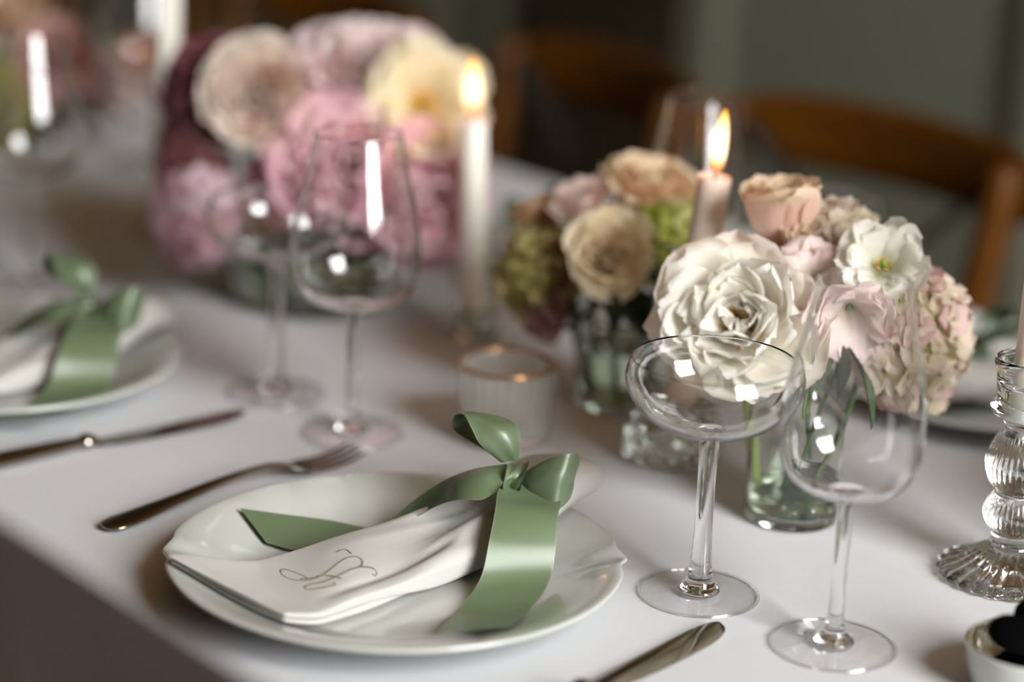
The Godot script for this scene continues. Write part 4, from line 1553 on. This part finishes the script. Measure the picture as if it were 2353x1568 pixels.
func build_middle_bouquet() -> void:
	var at := Vector3(-0.145, 0, -0.023)
	make_vase("jar_vase", "small straight glass vase with dark stems and roses, in the middle", at + Vector3(0, TOP, 0), [[2.8, 0.05], [3.2, 0.15], [3.32, 0.5], [3.35, 2.5], [3.4, 5.0], [3.42, 6.6]], 0.0024, 0.006, 0.045, 96)
	var G := "roses in the middle vase"
	var o: Node3D
	o = rose("rose", "cream tea rose with a tan heart at the front of the middle vase", Vector3(-0.138, 0.112, 0.003), Vector3(0.60, 0.38, 0.52), 0.034, TEA, 0.9, 26, 0.2, 11)
	stem_to(o, at + Vector3(0.012, 0.010, 0.012), 0.0022, M.stem_dark)
	o = rose("rose", "pale pink rose left of top in the middle vase", Vector3(-0.172, 0.132, -0.006), Vector3(0.1, 0.9, 0.5), 0.025, [Color(0.91, 0.74, 0.68), Color(0.96, 0.87, 0.83), Color(0.97, 0.92, 0.885), Color(0.95, 0.84, 0.79)], 0.8, 20, 0.6, 12)
	stem_to(o, at + Vector3(-0.012, 0.010, 0.008), 0.0022, M.stem_dark)
	o = rose("rose", "full peach rose topmost in the middle vase", Vector3(-0.155, 0.134, -0.050), Vector3(0.30, 0.9, 0.10), 0.036, [Color(0.88, 0.60, 0.45), Color(0.95, 0.84, 0.71), Color(0.96, 0.90, 0.77), Color(0.91, 0.70, 0.56)], 1.0, 26, 1.2, 13)
	stem_to(o, at + Vector3(0.0, 0.010, -0.014), 0.0022, M.stem_dark)
	o = rose("rose", "brownish peach rose at the back left of the middle vase", Vector3(-0.203, 0.118, 0.002), Vector3(-0.35, 0.9, 0.25), 0.024, [Color(0.74, 0.50, 0.32), Color(0.88, 0.74, 0.57), Color(0.93, 0.83, 0.68), Color(0.82, 0.62, 0.45)], 0.9, 20, 0.3, 14)
	stem_to(o, at + Vector3(-0.016, 0.010, 0.0), 0.0022, M.stem_dark)
	o = rose("rose", "dusty mauve rose tucked left of the cream tea rose", Vector3(-0.172, 0.098, 0.012), Vector3(0.25, 0.25, 0.9), 0.024, [Color(0.50, 0.30, 0.28), Color(0.66, 0.46, 0.45), Color(0.74, 0.56, 0.54), Color(0.56, 0.36, 0.34)], 0.9, 20, 0.0, 15)
	stem_to(o, at + Vector3(-0.004, 0.010, 0.018), 0.0022, M.stem_dark)
	o = rose("rose", "dusty pink rose hanging lowest on the left of the middle vase", Vector3(-0.170, 0.074, 0.014), Vector3(0.15, -0.10, 0.95), 0.024, [Color(0.60, 0.40, 0.36), Color(0.80, 0.62, 0.60), Color(0.86, 0.72, 0.70), Color(0.70, 0.50, 0.48)], 1.0, 20, 0.8, 16)
	stem_to(o, at + Vector3(-0.010, 0.012, 0.016), 0.0022, M.stem_dark)
	o = hydrangea("hydrangea", "lime green hydrangea on the right of the middle vase", Vector3(-0.128, 0.118, -0.046), Vector3(0.80, 0.45, 0.05), 0.030, [[Color(0.58, 0.66, 0.14), Color(0.79, 0.83, 0.40), Color(0.90, 0.91, 0.58)], [Color(0.62, 0.68, 0.20), Color(0.88, 0.89, 0.60), Color(0.94, 0.92, 0.72)]], 46, 0.011, 0.0, 17)
	stem_to(o, at + Vector3(0.014, 0.012, -0.006), 0.0022, M.stem_dark)
	o = hydrangea("hydrangea", "yellow-green hydrangea at the far left of the middle vase", Vector3(-0.184, 0.092, 0.010), Vector3(-0.25, 0.30, 0.60), 0.031, [[Color(0.60, 0.60, 0.20), Color(0.88, 0.84, 0.58), Color(0.95, 0.91, 0.73)], [Color(0.56, 0.54, 0.18), Color(0.80, 0.76, 0.44), Color(0.92, 0.88, 0.68)]], 48, 0.012, 0.0, 18)
	stem_to(o, at + Vector3(-0.018, 0.012, 0.006), 0.0022, M.stem_dark)
	var dk := Color(0.10, 0.16, 0.085)
	leaf_on(o, Vector3(-0.118, 0.094, 0.026), Vector3(-0.094, 0.070, 0.036), 0.036, dk, 0.06, 0.6)
	leaf_on(o, Vector3(-0.116, 0.096, 0.012), Vector3(-0.086, 0.072, 0.010), 0.036, dk, 0.06, 0.3)
	leaf_on(o, Vector3(-0.112, 0.110, -0.008), Vector3(-0.092, 0.114, -0.030), 0.026, Color(0.14, 0.20, 0.13), 0.06, 0.2)
	leaf_on(o, Vector3(-0.150, 0.086, -0.002), Vector3(-0.146, 0.066, 0.034), 0.030, dk, 0.06, 1.0)


func build_pink_bouquet() -> void:
	var at := Vector3(-0.48, 0, 0.01)
	make_vase("bowl_vase", "wide clear glass bowl vase under the big pink bouquet", at + Vector3(0, TOP, 0), [[5.4, 0.05], [6.3, 0.2], [6.7, 0.7], [7.2, 2.5], [7.8, 4.8], [8.1, 7.2]], 0.003, 0.007, 0.050, 96)
	var full := FULL
	var o: Node3D
	o = rose("garden_rose", "huge ivory garden rose with a dusky pink heart, left in the pink bouquet", Vector3(-0.500, 0.166, 0.044), Vector3(0.62, 0.35, 0.72), 0.047, IVORY, 0.9, 34, 0.5, 21)
	stem_to(o, at + Vector3(-0.02, 0.012, 0.02), 0.003, M.stem_dark)
	o = peony("peony", "pale pink peony topmost in the big pink bouquet", Vector3(-0.482, 0.162, -0.046), Vector3(0.45, 0.80, 0.20), 0.060, PALE, full, 0.1, 22, 0)
	stem_to(o, at + Vector3(0.0, 0.012, -0.02), 0.003, M.stem_dark)
	o = peony("peony", "blush peony in the middle between ivory rose and lemon lisianthus", Vector3(-0.492, 0.148, 0.0), Vector3(0.60, 0.62, 0.42), 0.053, [Color(0.87, 0.64, 0.66), Color(0.95, 0.80, 0.82), Color(0.96, 0.87, 0.875), Color(0.95, 0.84, 0.845)], full, 0.7, 23, 0)
	stem_to(o, at + Vector3(0.01, 0.012, 0.0), 0.003, M.stem_dark)
	o = lisianthus("lisianthus", "lemon cream lisianthus with orange heart on the right of the pink bouquet", Vector3(-0.415, 0.168, -0.044), Vector3(0.80, 0.40, 0.35), 0.040, LEMON, 0.3, 24)
	o.get_node("pistil").free()
	stem_to(o, at + Vector3(0.03, 0.012, -0.015), 0.003, M.stem_dark)
	o = peony("peony", "mid-pink peony at front centre of the pink bouquet", Vector3(-0.432, 0.120, 0.014), Vector3(0.80, 0.25, 0.50), 0.051, PINK, full, 0.2, 25, 0)
	stem_to(o, at + Vector3(0.02, 0.012, 0.015), 0.003, M.stem_dark)
	o = peony("peony", "rose pink peony low on the right of the pink bouquet", Vector3(-0.398, 0.104, -0.024), Vector3(0.90, 0.05, 0.15), 0.051, PINK, full, 0.9, 26, 0)
	stem_to(o, at + Vector3(0.035, 0.012, 0.0), 0.003, M.stem_dark)
	o = hydrangea("hydrangea", "pink hydrangea between ivory rose and mid-pink peony", Vector3(-0.468, 0.100, 0.036), Vector3(0.70, 0.15, 0.68), 0.036, [[Color(0.86, 0.62, 0.64), Color(0.94, 0.74, 0.78), Color(0.96, 0.83, 0.85)], [Color(0.84, 0.56, 0.60), Color(0.91, 0.66, 0.71), Color(0.95, 0.77, 0.80)]], 46, 0.0135, 0.0, 27)
	stem_to(o, at + Vector3(0.0, 0.012, 0.02), 0.003, M.stem_dark)
	o = hydrangea("hydrangea", "dark mauve hydrangea at the upper left of the pink bouquet", Vector3(-0.549, 0.160, 0.051), Vector3(-0.25, 0.65, 0.45), 0.043, [[Color(0.52, 0.30, 0.33), Color(0.68, 0.44, 0.48), Color(0.77, 0.56, 0.59)], [Color(0.48, 0.27, 0.29), Color(0.60, 0.36, 0.39), Color(0.70, 0.47, 0.51)]], 64, 0.0135, 0.0, 28, "", 0.85)
	stem_to(o, at + Vector3(-0.03, 0.012, 0.01), 0.003, M.stem_dark)
	o = hydrangea("hydrangea", "wine red hydrangea below the mauve one at the bouquet's left edge", Vector3(-0.533, 0.122, 0.072), Vector3(-0.25, 0.1, 0.6), 0.034, [[Color(0.42, 0.25, 0.25), Color(0.54, 0.34, 0.34), Color(0.64, 0.45, 0.45)], [Color(0.46, 0.28, 0.28), Color(0.60, 0.41, 0.42), Color(0.70, 0.53, 0.54)]], 44, 0.0135, 0.0, 29)
	stem_to(o, at + Vector3(-0.035, 0.012, 0.02), 0.003, M.stem_dark)
	o = hydrangea("hydrangea", "pale lilac-pink hydrangea hanging at the lower left of the pink bouquet", Vector3(-0.512, 0.078, 0.090), Vector3(0.05, -0.05, 0.9), 0.037, [[Color(0.86, 0.73, 0.76), Color(0.95, 0.84, 0.88), Color(0.965, 0.91, 0.925)], [Color(0.84, 0.67, 0.70), Color(0.92, 0.75, 0.80), Color(0.955, 0.86, 0.885)]], 48, 0.0135, 0.0, 30)
	stem_to(o, at + Vector3(-0.03, 0.014, 0.03), 0.003, M.stem_dark)
	o = rose("rose", "greyish pink rose low over the vase rim of the pink bouquet", Vector3(-0.476, 0.082, 0.058), Vector3(0.45, -0.15, 0.85), 0.026, [Color(0.55, 0.44, 0.40), Color(0.78, 0.68, 0.64), Color(0.84, 0.76, 0.72), Color(0.66, 0.55, 0.50)], 1.0, 20, 0.8, 31)
	stem_to(o, at + Vector3(-0.005, 0.014, 0.035), 0.003, M.stem_dark)
	var dk := Color(0.12, 0.17, 0.09)
	leaf_on(o, Vector3(-0.478, 0.096, 0.056), Vector3(-0.448, 0.076, 0.082), 0.034, dk, 0.0, 0.6)
	leaf_on(o, Vector3(-0.520, 0.078, 0.060), Vector3(-0.528, 0.052, 0.098), 0.034, dk, 0.0, 0.9)
	leaf_on(o, Vector3(-0.430, 0.090, 0.030), Vector3(-0.388, 0.072, 0.040), 0.036, dk, 0.0, 0.4)
	leaf_on(o, Vector3(-0.570, 0.160, 0.050), Vector3(-0.622, 0.182, 0.058), 0.026, Color(0.55, 0.58, 0.26), 0.0, 0.4)
	leaf_on(o, Vector3(-0.482, 0.022, 0.05), Vector3(-0.470, 0.064, 0.052), 0.030, Color(0.33, 0.42, 0.14), 0.0, 0.4)


func build_side_bouquet() -> void:
	var at := Vector3(0.40, 0, -0.125)
	make_vase("jar_vase", "glass jar vase of pale hydrangeas beyond the right edge", at + Vector3(0, TOP, 0), [[2.8, 0.05], [3.2, 0.15], [3.32, 0.5], [3.35, 2.5], [3.4, 5.0], [3.42, 6.6]], 0.0024, 0.006, 0.045, 48)
	for k in 3:
		var o := hydrangea("hydrangea", ["pale hydrangea outside the right edge, tallest of its vase", "pale hydrangea outside the right edge, on the window side", "pale hydrangea outside the right edge, on the wall side"][k], at + [Vector3(0, 0.16, 0.0), Vector3(0.0, 0.085, 0.025), Vector3(-0.01, 0.085, -0.055)][k], [Vector3(0, 1, 0), Vector3(0.2, 0.4, 0.8), Vector3(-0.1, 0.5, -0.8)][k], 0.064, [[Color(0.86, 0.73, 0.70), Color(0.95, 0.88, 0.85), Color(0.965, 0.91, 0.89)]], 70, 0.020, 0.0, 50 + k)
		stem_to(o, at + Vector3(0.01 * (k - 1), 0.012, 0.01 * (k - 1)), 0.0024, M.stem_dark)


func build_far_bouquets() -> void:
	var at := Vector3(-1.10, 0, -0.075)
	make_vase("jar_vase", "glass vase under the far pink and peach bouquet at top left", at + Vector3(0, TOP, 0), [[2.8, 0.05], [3.2, 0.15], [3.32, 0.5], [3.35, 2.5], [3.4, 5.0], [3.42, 6.0]], 0.0024, 0.006, 0.03, 64)
	var o: Node3D
	o = rose("rose", "faded peach rose at the top of the far left bouquet", Vector3(-1.135, 0.110, -0.079), Vector3(0.3, 0.8, 0.4), 0.050, [Color(0.80, 0.62, 0.48), Color(0.93, 0.83, 0.72), Color(0.95, 0.88, 0.78), Color(0.87, 0.72, 0.58)], 1.0, 22, 0.2, 41)
	stem_to(o, at + Vector3(0, 0.012, 0), 0.003, M.stem_dark)
	o = rose("rose", "dusky pink rose on the right of the far left bouquet", Vector3(-1.092, 0.076, -0.096), Vector3(0.7, 0.5, 0.3), 0.046, [Color(0.76, 0.48, 0.46), Color(0.91, 0.71, 0.69), Color(0.94, 0.80, 0.77), Color(0.84, 0.58, 0.56)], 1.0, 22, 0.5, 42)
	stem_to(o, at + Vector3(0.01, 0.012, 0), 0.003, M.stem_dark)
	o = rose("rose", "pale pink rose at the far right of the far left bouquet", Vector3(-1.085, 0.050, -0.130), Vector3(0.6, 0.3, -0.2), 0.038, PALE, 1.0, 18, 0.9, 43)
	stem_to(o, at + Vector3(0.012, 0.012, -0.008), 0.003, M.stem_dark)
	o = hydrangea("hydrangea", "olive yellow hydrangea at the left of the far left bouquet", Vector3(-1.112, 0.040, -0.040), Vector3(0.3, 0.2, 0.9), 0.052, [[Color(0.62, 0.60, 0.26), Color(0.84, 0.82, 0.54), Color(0.92, 0.89, 0.68)], [Color(0.58, 0.56, 0.24), Color(0.78, 0.76, 0.48), Color(0.88, 0.85, 0.62)]], 60, 0.016, 0.0, 44)
	stem_to(o, at + Vector3(-0.006, 0.014, 0.01), 0.003, M.stem_dark)
	var dk := Color(0.16, 0.23, 0.17)
	leaf_on(o, Vector3(-1.09, 0.045, -0.11), Vector3(-1.035, 0.028, -0.155), 0.040, dk, 0.0, 0.4)
	leaf_on(o, Vector3(-1.09, 0.040, -0.09), Vector3(-1.040, 0.012, -0.105), 0.040, dk, 0.0, 0.9)
	leaf_on(o, Vector3(-1.09, 0.035, -0.06), Vector3(-1.060, 0.006, -0.050), 0.036, dk, 0.0, 0.2)
	# a small low arrangement beyond it
	at = Vector3(-1.30, 0, -0.30)
	make_vase("bud_vase", "small glass bud vase with an orange rose at the far end", at + Vector3(0, TOP, 0), [[2.0, 0.05], [2.4, 0.15], [2.5, 0.5], [2.5, 2.0], [2.2, 3.2], [2.0, 4.0]], 0.0022, 0.005, 0.02, 48)
	o = rose("rose", "orange rose glowing in the bud vase at the far end", at + Vector3(0.03, 0.030, 0.0), Vector3(0.7, 0.4, 0.3), 0.030, [Color(0.70, 0.34, 0.12), Color(0.86, 0.52, 0.26), Color(0.90, 0.62, 0.36), Color(0.80, 0.42, 0.18)], 1.0, 18, 0.1, 46)
	stem_to(o, at + Vector3(0, 0.01, 0), 0.0022, M.stem_dark)
	for k in 5:
		var a := k * 1.3
		leaf_on(o, at + Vector3(0.0, 0.045, 0.0), at + Vector3(-0.02 + 0.07 * cos(a), 0.06 + 0.02 * sin(k * 2.0), 0.06 + 0.07 * sin(a)), 0.040, Color(0.30, 0.38, 0.32), 0.0, a)


func build_settings() -> void:
	# nearest place setting
	var pm := plate_mesh()
	var pl := thing("dinner_plate", "ivory porcelain dinner plate with scalloped rim nearest the camera", "plate", Vector3(0.034, TOP + 0.0004, 0.320), 0.0, "scalloped dinner plates")
	part("plate_body", pm, M.china, pl)
	var na := build_napkin()
	na.position = pl.position
	tag(na, "rolled white linen napkin with embroidered initial on the nearest plate", "napkin", "white napkins tied with ribbon")
	var ri := build_ribbon()
	ri.position = pl.position
	tag(ri, "sage green satin ribbon tied in a bow round the nearest napkin", "ribbon", "green satin ribbons")
	build_fork("silver fork lying left of the nearest plate, tines pointing away", Vector3(-0.138, TOP, 0.412), 0.095)
	build_knife("silver knife with rounded blade at right of the nearest plate", Vector3(0.2195, TOP, 0.417), 0.17)
	make_coupe("clear coupe glass in front of the white peony", Vector3(0.141, TOP, 0.177))
	make_wine("clear wine glass at right, in front of the blush lisianthus", Vector3(0.237, TOP, 0.166))
	# the next setting on the left
	var d := Vector3(-0.464, 0, 0.008)
	var d2 := Vector3(-0.440, 0.0, 0.030)
	copy(pl, "ivory scalloped plate at the left edge, second along the near side", pl.position + d, 0.25)
	copy(na, "white napkin on the plate at the left edge", pl.position + d2, 0.0)
	copy(ri, "dark-shaded green ribbon bow on the left-edge napkin", pl.position + d2, 0.0)
	build_knife("blurred silver knife between the left plate and the fork", Vector3(-0.272, TOP, 0.4375), 0.0)
	make_wine("clear wine glass in front of the big pink bouquet", Vector3(-0.198, TOP, 0.179), 1.12, 96)
	make_coupe("clear coupe glass just left of the wine glass before pink bouquet", Vector3(-0.298, TOP, 0.174), 96)
	# third setting, only its glasses show
	make_wine("blurred wine glass at the upper left edge, near the far bouquet", Vector3(-0.642, TOP, 0.180), 1.08, 64)
	make_coupe("blurred coupe glass cut by the left edge beside a wine glass", Vector3(-0.735, TOP, 0.20), 64)
	# the far side
	copy(pl, "ivory plate across the table at the right edge, behind the candlestick", Vector3(0.012, TOP + 0.0004, -0.262), PI)
	copy(na, "white napkin on the far-side plate at the right edge", Vector3(0.0245, TOP + 0.0004, -0.312), PI)
	copy(ri, "dark green ribbon on the far-side napkin at the right edge", Vector3(0.0245, TOP + 0.0004, -0.312), PI)
	make_wine("wine glass across the table behind the blush candle", Vector3(-0.173, TOP, -0.118), 1.0, 96)
	make_coupe("coupe glass across the table, its rim showing above the peach rose", Vector3(-0.092, TOP, -0.165), 96)
	copy(pl, "ivory plate across the table hidden behind the middle bouquet", Vector3(-0.415, TOP + 0.0004, -0.275), PI)
	copy(na, "white napkin on the plate behind the middle bouquet", Vector3(-0.415, TOP + 0.0004, -0.275), PI)
	copy(ri, "green ribbon on the napkin behind the middle bouquet", Vector3(-0.415, TOP + 0.0004, -0.275), PI)
	make_wine("far wine glass with bright window reflection near the top left candle", Vector3(-0.968, TOP, -0.126), 1.08, 64)


func build_candles() -> void:
	make_pressed_cup("glass_candle_holder", "low clear glass candle holder under the lit white taper", Vector3(-0.329, TOP, -0.037), 0.020, 0.024, 0.0113, 0)
	make_taper("lit white taper candle standing right of the big pink bouquet", Vector3(-0.329, TOP + 0.0098, -0.037), 0.164, 0.0110, 0.0104, M.wax_white, Vector3(-0.026, 1.0, 0.026), true, 0.046, 0.0085)
	make_pressed_cup("glass_candle_holder", "bubbly moulded glass candle holder behind the coupe glass", Vector3(-0.036, TOP, 0.028), 0.033, 0.030, 0.0118, 9)
	make_taper("lit blush pink taper candle leaning right behind the front bouquet", Vector3(-0.036, TOP + 0.0125, 0.028), 0.185, 0.0116, 0.0112, M.wax_blush, Vector3(0.058, 1.0, -0.068), true, 0.044, 0.0062)
	make_pressed_cup("glass_candle_holder", "blurred glass candle holder left of the big pink bouquet", Vector3(-0.722, TOP, 0.004), 0.018, 0.022, 0.0113, 0)
	make_taper("tall white taper candle at top left, rising out of the photo beside mauve hydrangea", Vector3(-0.722, TOP + 0.0090, 0.004), 0.26, 0.0112, 0.0104, M.wax_white, Vector3(0.02, 1.0, -0.02), false)


func build_light() -> void:
	var cam := Camera3D.new()
	cam.name = "camera"
	add_child(cam)
	# 81 mm lens at f/1.9, a little above the table, looking down its length
	var right := Vector3(0.64611167, 0.03999208, -0.76219443)
	var up := Vector3(-0.25107936, 0.95418223, -0.16277417)
	var fwd := Vector3(-0.7207627, -0.29654157, -0.62654946)
	cam.transform = Transform3D(Basis(right, up, -fwd).orthonormalized(), Vector3(1.01, 1.29, 1.086))
	var at := CameraAttributesPhysical.new()
	at.frustum_focal_length = 81.12
	at.frustum_focus_distance = 1.352
	at.frustum_near = 0.05
	at.frustum_far = 60.0
	at.exposure_aperture = 1.95
	cam.attributes = at
	cam.fov = 16.83
	cam.near = 0.05
	cam.far = 60.0
	cam.current = true
	var e := Environment.new()
	e.background_mode = Environment.BG_SKY
	var sky := Sky.new()
	var sm := ProceduralSkyMaterial.new()
	sm.sky_top_color = Color(0.80, 0.86, 0.95)
	sm.sky_horizon_color = Color(0.93, 0.95, 0.98)
	sm.ground_horizon_color = Color(0.55, 0.55, 0.5)
	sm.ground_bottom_color = Color(0.4, 0.4, 0.36)
	sm.sky_energy_multiplier = 2.0
	sky.sky_material = sm
	e.sky = sky
	e.tonemap_mode = Environment.TONE_MAPPER_LINEAR
	e.tonemap_exposure = 2.45
	e.sdfgi_enabled = true
	e.ssao_enabled = true
	e.ssil_enabled = true
	var we := WorldEnvironment.new()
	we.name = "world_environment"
	we.environment = e
	add_child(we)
	# daylight through the tall window: the sky above, the paler ground below
	var a := AreaLight3D.new()
	a.name = "window_daylight"
	add_child(a)
	a.area_size = Vector2(1.26, 2.1)
	a.area_normalize_energy = false
	a.light_color = Color(1.0, 0.98, 0.945)
	a.light_energy = 3.1
	a.area_range = 14.0
	a.shadow_enabled = true
	a.transform = Transform3D(Basis(Vector3.UP, PI / 2), Vector3(2.72, 2.25, 0.22))


func _ready() -> void:
	rng.seed = 1
	build_light()
	make_materials()
	build_room()
	build_table()
	build_chairs()
	build_settings()
	build_candles()
	make_votive()
	make_candlestick()
	make_box()
	build_front_bouquet()
	build_middle_bouquet()
	build_pink_bouquet()
	build_far_bouquets()
	build_side_bouquet()
